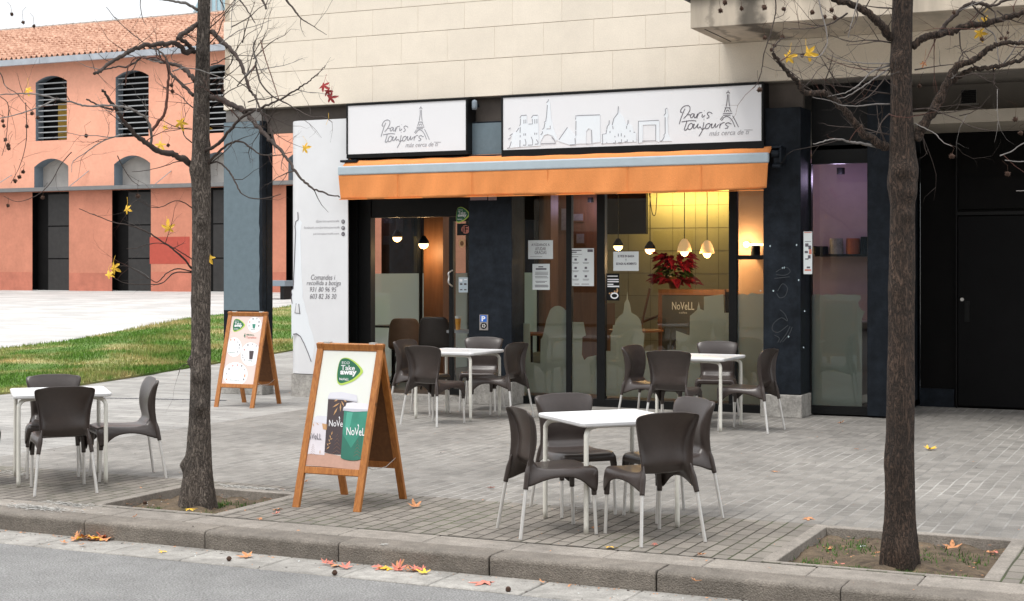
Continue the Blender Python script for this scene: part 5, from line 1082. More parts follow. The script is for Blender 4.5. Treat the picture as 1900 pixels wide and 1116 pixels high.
LIMB2 = [(c8([(690, 760), (650, 750), (610, 718), (560, 690), (520, 640), (480, 590), (440, 545), (400, 505), (350, 480), (300, 484), (250, 475), (225, 430), (190, 395), (150, 350), (120, 310), (92, 275)]), 0, -.3, .030, .011, 'barkR', 9),
 (c8([(100, 270), (95, 255), (125, 215), (145, 195)]), -.3, -.3, .006, .004, 'twig', 1),
 (c8([(705, 200), (680, 160), (640, 112), (590, 70), (540, 40), (480, 15), (420, 0), (360, -30)]), 0, -.2, .030, .018, 'barkR', 6),
 (c8([(815, 245), (860, 210), (910, 188), (970, 175), (1040, 155), (1120, 130), (1200, 122), (1290, 95), (1400, 68), (1500, 50)]), 0, -.1, .026, .018, 'barkR', 9),
 (c8([(955, 180), (985, 130), (1030, 85), (1080, 40), (1130, 15), (1190, 22), (1240, 30), (1310, -5), (1360, -30)]), 0, -.1, .015, .008, 'twig', 7),
 (c8([(1150, 15), (1200, 35), (1240, 60), (1250, 100)]), 0, -.1, .008, .004, 'twig', 3),
 (c8([(835, 720), (865, 670), (900, 610), (945, 540), (975, 480), (1005, 420), (1030, 370), (1060, 335), (1120, 318), (1170, 290), (1200, 260), (1250, 235), (1310, 222), (1400, 228), (1480, 215)]), 0, -.2, .036, .010, 'barkR', 10),
 (c8([(1015, 432), (1060, 395), (1110, 365), (1180, 352), (1250, 345), (1310, 335), (1360, 315), (1420, 300), (1480, 300)]), -.05, -.2, .018, .011, 'barkR', 7),
 (c8([(1235, 345), (1240, 390), (1240, 435), (1265, 468)]), -.1, -.1, .007, .004, 'twig', 1),
 (c8([(1175, 120), (1200, 150), (1240, 180), (1255, 240), (1265, 320), (1262, 360)]), 0, -.1, .006, .003, 'twigpale', 3),
 (c8([(700, 330), (640, 330), (560, 328), (480, 318), (420, 298), (375, 278)]), 0, -.3, .005, .002, 'twigpale', 3), (c8([(700, 365), (600, 362), (500, 350), (430, 325), (370, 300)]), 0, -.2, .004, .002, 'twigred', 2),
 (c8([(700, 540), (630, 540), (560, 548), (460, 547), (380, 520), (300, 505)]), 0, -.3, .006, .002, 'twigpale', 4), (c8([(640, 762), (560, 745), (500, 735), (430, 722), (380, 728), (303, 746)]), 0, -.3, .011, .003, 'twigpale', 4),
 (c8([(325, -40), (345, 60), (365, 130), (377, 200), (370, 245), (340, 288), (300, 298), (240, 290)]), -.3, -.4, .005, .003, 'twigpale', 3),
 (c8([(105, -30), (110, 60), (95, 130), (75, 200), (50, 280), (35, 370), (15, 430), (-10, 460)]), -.4, -.4, .005, .003, 'twig', 6), (c8([(545, -30), (520, 60), (500, 130), (485, 195)]), -.2, -.2, .005, .003, 'twigpale', 2),
 (c8([(480, 70), (420, 110), (360, 135), (300, 145), (220, 152), (150, 148)]), -.1, -.3, .007, .002, 'twig', 6), (c8([(720, 45), (640, 40), (560, 28)]), 0, -.1, .006, .003, 'twig', 2), (c8([(700, 220), (640, 215), (560, 228), (475, 235)]), 0, -.2, .005, .002, 'twig', 2),
 (c8([(700, 355), (620, 410), (560, 450), (480, 500), (430, 510)]), 0, -.2, .006, .002, 'twigpale', 5), (c8([(700, 370), (640, 450), (590, 500), (520, 540)]), 0, -.2, .005, .002, 'twig', 4), (c8([(700, 340), (610, 370), (540, 440), (470, 480), (380, 500)]), 0, -.2, .007, .002, 'twigpale', 5),
 (c8([(830, 640), (870, 660), (930, 690), (980, 740), (1025, 758)]), 0, -.2, .005, .002, 'twigpale', 2), (c8([(820, 570), (900, 565), (980, 590), (1060, 620), (1130, 660), (1250, 680)]), 0, -.3, .006, .002, 'twig', 4), (c8([(1060, 600), (1120, 585), (1170, 555)]), 0, -.2, .004, .002, 'twig', 1),
 (c8([(930, 200), (930, 300), (932, 400), (950, 490)]), 0, 0, .004, .0015, 'twigred', 3), (c8([(940, 200), (900, 290), (870, 340)]), 0, -.1, .004, .002, 'twigred', 2), (c8([(870, 690), (880, 760), (895, 800)]), 0, 0, .005, .002, 'twig', 2),
 (c8([(1270, 808), (1330, 785), (1370, 755), (1420, 730)]), -.3, -.3, .004, .003, 'twigpale', 1), (c8([(1296, 830), (1360, 838), (1430, 835)]), -.3, -.3, .003, .003, 'twigpale', 1), (c8([(1355, 990), (1420, 988)]), -.3, -.3, .003, .003, 'twigpale', 0), (c8([(700, 590), (660, 630), (630, 700)]), 0, -.1, .006, .003, 'twig', 1)]
make_tree('bare dark tree in the right foreground with a thick trunk and yellow leaves', bs2, pth, rad,
 [(2.33, 4.9, .05, .03), (2.2, 5.6, .06, .025), (2.98, 4.4, .05, .018), (1.62, 4.3, .05, .012), (.6, 4.0, .1, .015), (2.25, 3.4, .08, .015), (2.32, .2, .08, .015), (2.06, 5.4, .04, .02), (.08, 4.8, .1, .02)], LIMB2, M['barkR'],
 [(1655, 80, -.8, .3, .4), (1655, 175, -.8, .3, .4), (1650, 250, -.8, .2, .4), (1697, 130, .8, .2, .3), (1695, 215, .9, 0, .4), (1640, 262, -.3, .8, .25), (1645, 268, -.5, .6, .2), (1560, 160, -.3, .8, .3), (1530, 170, .2, .9, .3), (1500, 100, -.7, .4, .2), (1850, 20, .6, -.5, .3), (1780, 60, .3, -.8, .25)],
 [(1418, 14, 12), (1454, 17, 10), (1507, 23, 11), (1530, 32, 10), (1543, 19, 11), (1549, 33, 11), (1452, 69, 10), (1437, 85, 10), (1432, 93, 10), (1419, 70, 10), (1409, 167, 12), (1706, 160, 10), (1857, 72, 8), (1866, 71, 8), (1870, 61, 7), (1770, 24, 9), (1884, 222, 12), (1870, 323, 12), (1766, 290, 12), (1894, 247, 11), (1489, 103, 10), (1345, 5, 12), (1337, 20, 11), (1376, 16, 10), (1419, 15, 10), (1822, 73, 10)],
 [(1463, 107, 30, 'yleaf', 2.6), (1500, 99, 36, 'yleaf', 2.0), (1818, 62, 32, 'yleaf', 1.), (1828, 40, 22, 'yleaf', 3.6), (1714, 118, 16, 'bleaf', .5)], d2, seed=5)
# a third tree of the row just outside the picture: its twigs reach in at the left edge
random.seed(9)
TL = (-11.9, 9.3, 0); P = [Vector((TL[0], TL[1], z)) for z in (-.06, .3, 1., 2., 3., 4., 5., 6.)]
make_tree('street tree just outside the left edge, only its hanging twigs are seen', TL, P, [.13, .10, .09, .085, .08, .07, .05, .03], [], [], M['bark'], [(-60, 40, .9, -.05, .7)], [], [], 13.1, seed=4)

# ------------------------------------------------------------------ crumbs of leaves, grit and butts
random.seed(77); mbs = {'bleaf': MB(), 'twig': MB(), 'paper': MB()}
for k in range(900):
    if k < 430: x = random.uniform(-9, 1); y = 8.255-abs(random.gauss(0, .05)); z = -.1215
    elif k < 560: x = random.uniform(-9, 1); y = random.uniform(7.9, 8.25); z = -.1215
    elif k < 740: x = random.uniform(-11, 2); y = random.uniform(8.3, 10.3); z = .003
    else: x = random.uniform(-11, 2); y = random.uniform(10.2, 17); z = .003
    m_ = random.choices(('bleaf', 'twig', 'paper'), (5, 5, 1.6))[0]; w = random.uniform(.004, .016)*(.6 if m_ == 'paper' else 1); a = random.uniform(0, 6.28)
    if any(p[0]-.1 < x < p[1]+.1 and p[2]-.1 < y < p[3]+.1 for p in PIT): continue
    c = Vector((x, y, z)); u = Vector((math.cos(a), math.sin(a), random.uniform(0, .3)))*w; v = Vector((-math.sin(a), math.cos(a), 0))*w*random.uniform(.2, .7)
    mbs[m_].q([c-u, c+v+Vector((0, 0, .002)), c+u, c-v], [(0, 1, 2, 3)])
for (a, b, c, d) in PIT:
    for k in range(160):
        m_ = random.choices(('bleaf', 'twig', 'paper'), (5, 7, .6))[0]; w = random.uniform(.004, .014); an = random.uniform(0, 6.28); p = Vector((random.uniform(a, b), random.uniform(c, d), -.030)); u = Vector((math.cos(an), math.sin(an), 0))*w; v = Vector((-math.sin(an), math.cos(an), 0))*w*.5
        mbs[m_].q([p-u, p+v, p+u, p-v], [(0, 1, 2, 3)])
for k, (m_, lb) in enumerate((('bleaf', 'brown crumbs of broken leaves along the kerb and on the paving'), ('twig', 'dark grit and bits of twig along the kerb and on the paving'), ('paper', 'pale flecks of litter on the paving'))):
    tag(mbs[m_].build('debris', M[m_]), lb, None, None, 'stuff')

mb = MB(); random.seed(5)                        # lime bloom on the kerb and along the pit edging
for (cx, cy, sx, sy, nn, dr_) in ((70, 942, 60, 5, 420, -.2), (130, 936, 45, 4, 200, -.2), (30, 878, 30, 4, 90, 0), (440, 903, 40, 2.5, 180, .08), (500, 907, 30, 2, 90, .08), (712, 1010, 6, 2, 12, 0)):
    for k in range(nn):
        x = random.gauss(cx, sx*.55); p = G(x, cy+(x-cx)*.09+random.gauss(0, sy*.5), .0045); w = random.uniform(.003, .012); a = random.gauss(.1, .5)
        if 8.262 < p.y < 8.29 or any(q[0] < p.x < q[1] and q[2] < p.y < q[3] for q in PIT): continue
        u = Vector((math.cos(a), math.sin(a), 0))*w*2.2; v = Vector((-math.sin(a), math.cos(a), 0))*w*.6; mb.q([p-u, p+v, p+u, p-v], [(0, 1, 2, 3)])
tag(mb.build('lime_bloom', mat('lime_white', (.50, .49, .46), .9, .2, 60)), 'chalky white bloom on the kerb slabs and pit edging', None, None, 'stuff')

# ------------------------------------------------------------------ fallen leaves and litter
random.seed(33)
def fallen(px, py, z, s, m_, label, flat=.35):
    p = G(px, py, z); mb = MB(); star(mb, p+Vector((0, 0, .012)), s*.5, (random.uniform(-flat, flat), random.uniform(-flat, flat), 1), random.uniform(0, 6.28), random.choice((-.5, .3, -.3)))
    for v in mb.v: v.z = max(v.z, z+.003)
    mb.tube([p+Vector((0, 0, .012)), p+Vector((random.uniform(-.05, .05), random.uniform(-.04, .04), .012)) ], .0015, 4)
    single('fallen_leaf', mb, M[m_], label, 'fallen leaf', 'fallen leaves')
LV = [(352, 947, 0, .10, 'yleaf', 'yellow leaf in the left tree pit near its front edge'), (516, 947, 0, .10, 'bleaf', 'upright brown leaf on the bricks between the left tree pit and the big A-frame board'), (512, 957, 0, .08, 'pleaf', 'flat pink leaf just in front of the upright brown leaf beside the big A-frame board'), (484, 965, 0, .05, 'bleaf', 'small brown scrap left of the pink leaf'), (770, 943, 0, .13, 'bleaf', 'pale brown leaf right of the big A-frame board'), (566, 897, 0, .07, 'bleaf', 'small leaf behind the big A-frame board at its left leg'), (1131, 1018, 0, .10, 'yleaf', 'orange leaf on the kerbside slabs in front of the front table'), (1101, 981, 0, .05, 'bleaf', 'small brown leaf under the front table'), (1499, 964, 0, .12, 'bleaf', 'curled brown leaf behind the corner of the right tree pit'), (912, 908, 0, .08, 'pleaf', 'pinkish leaf left of the front table'), (1560, 787, 0, .10, 'bleaf', 'tiny leaf near the plinth of the scratched pillar'), (1438, 877, 0, .08, 'bleaf', 'tiny leaf on the light paving between table and right tree'), (1590, 835, 0, .05, 'bleaf', 'tiny brown speck leaf left of the right trunk'), (1724, 836, 0, .16, 'yleaf', 'flat yellowish leaf on the paving just right of the right trunk'),
 (1767, 1020, -.07, .15, 'bleaf', 'big upright brown leaf in the right tree pit behind the others'), (1762, 1033, -.07, .13, 'pleaf', 'pinkish red leaf lying before the big brown leaf in the right pit'), (1833, 1030, -.07, .11, 'bleaf', 'brown leaf by the right edge of the right tree pit'), (1848, 1026, -.07, .11, 'pleaf', 'pinkish leaf touching the edging at the far right of the pit'), (1808, 1068, -.06, .11, 'yleaf', 'bright yellow leaf in the front right corner of the right pit'), (1556, 1053, -.07, .10, 'pleaf', 'pinkish leaf at the front edge of the right pit'), (1628, 1030, -.07, .05, 'bleaf', 'small brown leaf left of the right trunk'), (1540, 1022, -.07, .06, 'bleaf', 'small leaf at the left of the right pit'), (1612, 1057, -.07, .04, 'yleaf', 'tiny yellow leaf at the foot of the right trunk'),
 (145, 1001, -.122, .10, 'yleaf', 'yellow leaf at the left end of the leaf pile against the kerb'), (160, 1003, -.122, .12, 'bleaf', 'second leaf from the left in the gutter pile'), (178, 1003, -.122, .12, 'bleaf', 'brown leaf in the middle of the gutter pile'), (192, 1001, -.122, .12, 'pleaf', 'pinkish leaf near the right of the gutter pile'), (205, 997, -.115, .14, 'bleaf', 'upright curled leaf at the right end of the gutter pile'), (118, 1010, -.122, .08, 'bleaf', 'thin brown leaf lying left below the gutter pile'), (152, 1014, -.122, .06, 'bleaf', 'dark crumb of leaf below the gutter pile'),
 (300, 1026, -.122, .07, 'yleaf', 'small orange leaf in the gutter below the left tree'), (460, 1035, -.122, .14, 'bleaf', 'brown leaf in the gutter below the big A-frame board'), (624, 1051, -.122, .13, 'bleaf', 'pale brown leaf at the kerb joint right of the big A-frame board'), (641, 1056, -.122, .10, 'pleaf', 'pinkish leaf just right of the pale one at the kerb joint'), (716, 1058, -.122, .12, 'yleaf', 'orange leaf starting the row of leaves along the kerb'), (740, 1060, -.122, .12, 'pleaf', 'pinkish leaf inside the row along the kerb'), (762, 1062, -.122, .12, 'bleaf', 'brown leaf inside the row along the kerb'), (788, 1066, -.122, .11, 'yleaf', 'orange leaf ending the row along the kerb'), (900, 1083, -.122, .20, 'pleaf', 'large red pink leaf lying flat in the gutter'), (1006, 1084, -.122, .06, 'bleaf', 'small leaf in the gutter right of the large red one'), (1290, 1082, 0, .05, 'bleaf', 'tiny leaf on the kerb'), (1300, 1033, 0, .07, 'bleaf', 'small dark leaf on the slabs before the right chair leg'), (1215, 1012, 0, .05, 'pleaf', 'tiny pinkish leaf behind the kerbside chair leg'), (250, 962, 0, .05, 'bleaf', 'tiny leaf on the slab left of the left tree pit')]
for a in LV: fallen(*a)
for k in range(8): fallen(138+k*8.6+random.uniform(-3, 3), 1002+random.uniform(-2, 3)-k*.2, -.118, random.uniform(.08, .15), random.choice(('bleaf', 'bleaf', 'yleaf', 'pleaf')), 'curled dry leaf in the heap against the kerb at the left', .8)
for k in range(6): fallen(706+k*16+random.uniform(-3, 3), 1057+k*.75+random.uniform(-2, 1), -.119, random.uniform(.07, .13), random.choice(('bleaf', 'bleaf', 'yleaf', 'pleaf')), 'dry leaf in the loose drift along the kerb near the middle', .8)
for k in range(2): fallen(604+k*9, 1047+k*1.+random.uniform(-1, 1), -.119, random.uniform(.06, .11), random.choice(('bleaf', 'pleaf')), 'dry leaf in the small drift by the kerb joint under the big A-frame board', .7)
for px, py, z, lb in ((425, 1041, -.12, 'brown seed ball in the gutter under the big A-frame board'), (621, 1067, -.12, 'brown seed ball on the asphalt edge near the kerb joint'), (943, 1098, -.12, 'brown seed ball on the gutter right of the large red leaf'), (269, 937, -.045, 'dark seed ball in the left tree pit')):
    p = G(px, py, z); mb = MB(); mb.blob(p+Vector((0, 0, .014)), .017, .12, 10); single('seed_ball', mb, M['ball'], lb, 'seed ball', 'seed balls on the ground')
for px, py, z, s, lb in ((1598, 1016, -.068, .05, 'white paper scrap lying flat in the right tree pit, largest of its litter'), (1518, 1029, -.068, .02, 'tiny white scrap at the left of the right tree pit'), (1550, 1011, -.068, .02, 'tiny white scrap near the back left of the right tree pit'), (1512, 1043, -.066, .025, 'small white scrap at the front left of the right tree pit'), (264, 931, -.05, .03, 'white scrap beside the seed ball in the left tree pit'), (280, 929, -.05, .025, 'second white scrap, right of the other in the left tree pit')):
    p = G(px, py, z)+Vector((0, 0, .006)); a = random.uniform(0, 3); u = Vector((math.cos(a), math.sin(a), .1))*s*.5; v = Vector((-math.sin(a), math.cos(a), 0))*s*.4
    mb = MB(); mb.prism([p-u-v, p+u-v*.8, p+u+v, p-u*.9+v], (0, 0, .0015)); single('paper_scrap', mb, M['paper'], lb, 'litter', 'paper scraps in the tree pits')

# ------------------------------------------------------------------ salmon warehouse behind the lawn
YO = 44.0
O = thing('warehouse', 'old two storey salmon pink warehouse with arched louvred windows and tiled roof', 'building', (-36, YO, .88))
X0, X1 = -58., -17.; ZG, ZL, ZE = .86, 4.70, 9.42
px_ = lambda p: W(p, 400, YO).x
bays = []; c0 = px_(95); sp = px_(245)-px_(95)
for k in range(-4, 6): bays.append(c0+k*sp)
bays = [b for b in bays if X0+1 < b < X1-1]; hw = (px_(124)-px_(66))/2
z2 = (W(95, 261, YO).z, W(95, 152, YO).z); z1 = (ZL, W(95, 307, YO).z)
def wall_strips(x0, x1, z0, z1, opens):
    mb = MB(); xs_ = [x0]
    for (a, b, c, d, rise) in opens: xs_ += [a, b]
    # full-height piers between openings columns
    cols = sorted(set((round(a+b, 3)) for a, b, *_ in opens)); x = x0
    for cc in cols:
        ops = sorted([o for o in opens if round(o[0]+o[1], 3) == cc], key=lambda o: o[2]); z = z0; A = min(o[0] for o in ops); Bx = max(o[1] for o in ops)
        mb.q([(x, YO, z0), (A, YO, z0), (A, YO, z1), (x, YO, z1)], [(0, 1, 2, 3)]); x = Bx
        for (a, b, c, d, rise) in ops:
            if c > z+.001: mb.q([(A, YO, z), (Bx, YO, z), (Bx, YO, c), (A, YO, c)], [(0, 1, 2, 3)])
            if a > A+.001:
                for p_, q_ in ((A, a), (b, Bx)): mb.q([(p_, YO, c), (q_, YO, c), (q_, YO, d+rise+.02), (p_, YO, d+rise+.02)], [(0, 1, 2, 3)])
            n = 10; top = d+rise+.02
            for i in range(n):
                u0, u1 = i/n, (i+1)/n; h0 = d+rise*(1-(2*u0-1)**2); h1 = d+rise*(1-(2*u1-1)**2)
                mb.q([(a+(b-a)*u0, YO, h0), (a+(b-a)*u1, YO, h1), (a+(b-a)*u1, YO, top), (a+(b-a)*u0, YO, top)], [(0, 1, 2, 3)])
            z = top
        if z < z1: mb.q([(A, YO, z), (Bx, YO, z), (Bx, YO, z1), (A, YO, z1)], [(0, 1, 2, 3)])
    mb.q([(x, YO, z0), (x1, YO, z0), (x1, YO, z1), (x, YO, z1)], [(0, 1, 2, 3)]); return mb
up = [(b-hw, b+hw, z2[0], z2[1], .22) for b in bays]+[(b-hw-.07, b+hw+.07, z1[0], z1[1]-.05, .30) for b in bays]
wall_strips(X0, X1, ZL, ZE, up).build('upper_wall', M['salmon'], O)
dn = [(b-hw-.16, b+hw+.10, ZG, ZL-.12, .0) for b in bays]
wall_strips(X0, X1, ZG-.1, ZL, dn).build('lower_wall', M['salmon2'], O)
mb = MB(); mb.box(X0, X1, YO+.8, YO+9, ZG, ZE-.3); mb.build('inner_core', M['dark'], O)
mb = MB(); mb.box(X0, X1, YO-.30, YO-.001, ZL-.10, ZL+.04); mb.build('ledge', mat('ledge_grey_metal', (.17, .17, .17), .6, .1, 3), O)
for b in bays:
    if not (-46 < b < -24): continue
    w_ = thing('x', 'x', 'x'); bpy.data.objects.remove(w_)
    def reveal(a, c, zz0, zz1, rise, nm, dep=.42):
        mb = MB(); n = 10; P = [(a, zz0), (a, zz1)]+[(a+(c-a)*i/n, zz1+rise*(1-(2*i/n-1)**2)) for i in range(1, n)]+[(c, zz1), (c, zz0)]
        for i in range(len(P)):
            p, q = P[i], P[(i+1) % len(P)]; mb.q([(p[0], YO+.002, p[1]), (q[0], YO+.002, q[1]), (q[0], YO+dep, q[1]), (p[0], YO+dep, p[1])], [(0, 1, 2, 3)])
        return mb.build(nm, M['reveal'], O)
    r = reveal(b-hw, b+hw, z2[0], z2[1], .22, 'window')
    mb = MB(); mb.box(b-hw+.01, b+hw-.01, YO+.5, YO+.52, z2[0], z2[1]+.3); mb.build('pane', M['dark'], r)
    mb = MB(); nl = 11
    for k in range(nl): z = z2[0]+.10+k*(z2[1]-z2[0]+.05)/nl; mb.box(b-hw+.02, b+hw-.02, YO+.10, YO+.22, z, z+.035)
    mb.build('louvre', M['louvre'], r)
    r = reveal(b-hw-.07, b+hw+.07, z1[0], z1[1]-.05, .30, 'blind_window', .5)
    mb = MB(); mb.box(b-hw-.07, b+hw+.08, YO+.48, YO+.5, z1[0], z1[1]+.3); mb.build('infill', mat('infill_pale', (.42, .39, .36), .9, .15, 2), r)
    mb = MB(); mb.box(b-hw-.16, b+hw+.10, YO+.3, YO+.4, ZG, ZL-.12)
    dd = mb.build('dark_door', M['dark'], O); mb = MB()
    for k in range(3): mb.box(b-hw+.35, b+hw+.08, YO+.288, YO+.299, ZG+.03+k*1.22, ZG+1.2+k*1.22)
    mb.build('door_panel', mat('door_panel_dark', (.022, .020, .019), .5, .25), dd)
mb = MB(); xa, xb = px_(278), px_(352); mb.box(xa, xb, YO-.006, YO-.001, W(300, 490, YO).z, W(300, 440, YO).z); mb.build('paint_or_light_patch', M['redpatch'], O)
mb = MB(); zb_ = W(200, 506, YO).z
bbm = mat('base_band_paint', (.50, .175, .115), .92, .05, 9, macro=((.6, .15), (2.5, .14)))
for b0, b1 in zip(bays[:-1], bays[1:]): MB().box(b0+hw+.104, b1-hw-.164, YO-.005, YO-.001, ZG, zb_+random.uniform(-.05, .05)).build('repainted_base', bbm, O)
mb = MB(); b_ = bays[0]; a = W(92, 205, YO+.6); mb.box(px_(92), px_(118), YO+.46, YO+.49, W(95, 258, YO).z, W(95, 190, YO).z); mb.build('window_blind', mat('ochre_blind', (.42, .25, .03), .7, .1), O)  # plain ochre panel set inside one upper window
# tiled roof: rows of barrel tiles in courses
mb = MB(); NR = 15; RY1 = 6.6; RZ = 2.45; per = .25; nx = int(21/per); xr0 = -50.; sub = 6
for j in range(NR):
    for e in (0, 1):
        f = (j+e*.995)/NR; y = YO-.35+RY1*f; zb = ZE+.10+RZ*f+(.07 if e == 0 else 0)
        for i in range(nx*sub+1):
            a = i/sub*2*math.pi; off = .018*math.sin(j*5.1+int(i/sub)*3.7)
            mb.v.append(Vector((xr0+i*per/sub+off*.3, y-(.03*(math.sin(int(i/sub)*12.9+j*7.7)) if e == 0 else 0), zb+.085*max(-.45, math.cos(a))+off*.4)))
w = nx*sub+1
for j in range(2*NR-1):
    for i in range(nx*sub): mb.f.append((j*w+i, j*w+i+1, (j+1)*w+i+1, (j+1)*w+i))
roof = mb.build('tiled_roof', M['tile'], O)
mb = MB(); mb.box(X0, xr0-.01, YO-.3, YO+6.5, ZE+.1, ZE+.2); mb.box(xr0+21.1, X1, YO-.3, YO+6.5, ZE+.1, ZE+.2); mb.build('flat_roof', M['zinc'], O)
mb = MB()
for i in range(57): x = xr0+i*.37; mb.tube([(x, YO-.35+RY1, ZE+.12+RZ), (x+.36, YO-.35+RY1, ZE+.13+RZ+random.uniform(-.01, .01))], .11, 8)
mb.build('ridge_tiles', mat('ridge_grey', (.30, .26, .23), .9, .3), roof)
mb = MB(); mb.box(X0, X1, YO-.52, YO-.36, ZE-.10, ZE+.12); mb.box(X0, X1, YO-.36, YO, ZE-.02, ZE+.02)
for k in range(12): mb.box(-55+k*3.1, -54.96+k*3.1, YO-.535, YO-.521, ZE-.10, ZE+.14)
mb.build('gutter', M['zinc'], O)
mb = MB()
for p in ((165, 317, 128, 348), (318, 317, 282, 348), (22, 325, 0, 340)): mb.tube([W(p[0], p[1], YO-.02), W(p[2], p[3], YO-.3)+Vector((0, 0, .02))], .015, 5)
mb.build('ledge_stays', M['louvre'], O)
# light blue vaulted building far behind
gx = thing('vaulted_building', 'pale blue vaulted building far behind the tiled roof', 'building', (-60, 90, .88))
a = W(352, 60, 90).x; b = W(470, 60, 90).x; mb = MB(); n = 18; rr_ = (b-a)/2; zt0 = W(400, 60, 90).z
P = [(a, 90, .9), (b, 90, .9)]+[(a+rr_+rr_*math.cos(math.pi*i/n), 90, zt0+rr_*1.25*math.sin(math.pi*i/n)) for i in range(n+1)]
mb.prism(P, (0, 20, 0)); mb.build('vault', mat('pale_blue_cladding', (.35, .50, .56), .5, .06), gx)
mb = MB()
for k in range(12): mb.box(a+k*(b-a)/12, a+k*(b-a)/12+.12, 89.95, 89.99, .9, zt0+rr_*1.2*math.sqrt(max(0, 1-((k+.1)/6-1)**2)))
mb.build('glazing_bars', M['louvre'], gx)
# bench by the warehouse
p = T(519, 556); t = thing('bench', 'dark concrete bench between the grey column and the white panel, by the lawn', 'bench', p)
mb = MB(); mb.box(p.x-1.0, p.x+.35, p.y-.25, p.y+.25, p.z+.42, p.z+.60); mb.build('seat', M['reveal'], t, bev=.01)
for dx in (-.8, .15): MB().box(p.x+dx, p.x+dx+.14, p.y-.2, p.y+.2, p.z-.02, p.z+.42).build('leg', M['black'], t)

# ------------------------------------------------------------------ unseen block added behind the camera to darken the glass reflections and cut skylight
t = thing('added_street_block', 'unseen pale block added across the street, mirrored in the cafe glass', 'building', (-5, -13, 0))
mb = MB(); mb.box(-45, 40, -24, -13, -.2, 11.5); mb.build('wall', mat('opposite_render', (.34, .29, .23), .9, .1, 1), t)
for j in range(3):
    for i in range(26):
        x = -42+i*3.1; z = .9+j*3.6; MB().box(x, x+1.4, -13.05, -12.99, z, z+2.1).build('window', M['dark'] if (i*7+j*3) % 5 else M['pierlt'], t)

# ------------------------------------------------------------------ inside the cafe
warm = emit('warm_bulb', (1., .60, .26), 4.5)
def lamp(name, label, px, py, Y, shade, power, ceil=3.14, grp='pendant lamps inside the cafe'):
    c = W(px, py, Y); t = thing(name, label, 'pendant lamp', c, grp)
    mb = MB(); mb.tube([(c.x, Y, c.z+.07), (c.x, Y, ceil)], .006, 6); mb.build('cord', M['black'], t)
    mb = MB(); mb.lathe([(0, 0), (.05, 0), (.05, -.05), (0, -.05)], (c.x, Y, ceil), 10); mb.build('ceiling_rose', M['black'], t)
    if shade:
        mb = MB(); mb.lathe([(.012, .16), (.035, .15), (.062, .11), (.085, .05), (.098, -.01), (.094, -.01), (.058, .105), (.03, .14)], c, 24)
        mb.build('lamp_shade', emit('lit_glass_shade', (.95, .58, .26), .42), t, smooth=True); rb = .055; zb = -.0
    else:
        mb = MB(); mb.lathe([(.012, .11), (.03, .10), (.075, .03), (.08, 0)], c, 20); mb.build('lamp_shade', M['pier'], t, smooth=True); rb = .07; zb = -.005
    mb = MB(); mb.lathe([(rb, 0), (rb*.95, -.03), (rb*.6, -.06), (0.001, -.072)], c+Vector((0, 0, zb)), 16); mb.build('bulb', warm, t, smooth=True)
    l = bpy.data.lights.new('bulb_light', 'POINT'); l.energy = power*.36; l.color = (1, .62, .28); l.shadow_soft_size = .06
    o = bpy.data.objects.new('bulb_light', l); COL.objects.link(o); o.parent = t; o.location = (0, 0, -.13)
lamp('pendant_lamp', 'round bulb pendant seen highest through the cafe doorway', 737, 440, 20.4, False, 26)
lamp('pendant_lamp', 'round bulb pendant in front of the wooden post in the doorway', 786, 452, 18.9, False, 26)
lamp('pendant_lamp', 'round bulb pendant just above the SE PIDE EN BARRA notice', 1147, 456, 21.5, False, 30)
lamp('pendant_lamp', 'round bulb pendant left of the poinsettia', 1206, 462, 20.5, False, 30)
lamp('pendant_lamp', 'bell shaped glass pendant directly above the poinsettia', 1270, 466, 18.9, True, 34)
lamp('pendant_lamp', 'bell shaped glass pendant right of the poinsettia', 1312, 469, 19.0, True, 34)
# wall sconce
c = W(1385, 454, 19.25); t = thing('wall_sconce', 'glowing round wall sconce with a short lit arm behind the right pane', 'wall lamp', c)
MB().blob(c, .045, 0, 14).build('bulb', warm, t, smooth=True)
MB().box(c.x+.03, W(1420, 454, 19.27).x, 19.26, 19.296, c.z-.02, c.z+.012).build('lit_strip', emit('warm_strip', (1, .72, .4), 2.2), t)
l = bpy.data.lights.new('sconce_light', 'POINT'); l.energy = 9; l.color = (1, .62, .3); l.shadow_soft_size = .05; o = bpy.data.objects.new('sconce_light', l); COL.objects.link(o); o.parent = t; o.location = (0, -.1, 0)
# cove light washing the tiled wall yellow
a = W(1195, 360, 25.2).x; b = W(1360, 360, 25.2).x
t = thing('cove_light', 'yellow cove light washing the top of the tiled back wall', 'ceiling light', ((a+b)/2, 25.1, 3.1))
MB().box(a, b, 25.0, 25.04, 3.06, 3.10).build('light_strip', emit('yellow_strip', (1, .68, .12), 5.), t)
l = bpy.data.lights.new('cove_area', 'AREA'); l.shape = 'RECTANGLE'; l.size = b-a; l.size_y = .12; l.energy = 24; l.color = (1, .70, .20); o = bpy.data.objects.new('cove_area', l); COL.objects.link(o); o.parent = t; o.location = (0, .05, -.03); o.rotation_euler = (R(38), 0, 0)
# purple light behind the wooden wall and above the shelves
for nm, lb, p, e in (('purple_spot', 'purple spotlight glowing on the brown wall behind the middle pane', W(1096, 376, 22.85), 5), ('purple_spot', 'purple spotlight above the shelf behind the narrow window', Vector((W(1560, 400, 18.6).x, 18.6, 2.9)), 4.5)):
    t = thing(nm, lb, 'spotlight', p, 'purple spotlights'); MB().lathe([(0, .08), (.05, .08), (.05, 0), (.001, 0)], p, 12).build('lamp_body', M['black'], t)
    l = bpy.data.lights.new('purple_light', 'POINT'); l.energy = e; l.color = (.82, .62, 1); l.shadow_soft_size = .08; o = bpy.data.objects.new('purple_light', l); COL.objects.link(o); o.parent = t; o.location = (0, -.1, -.06)
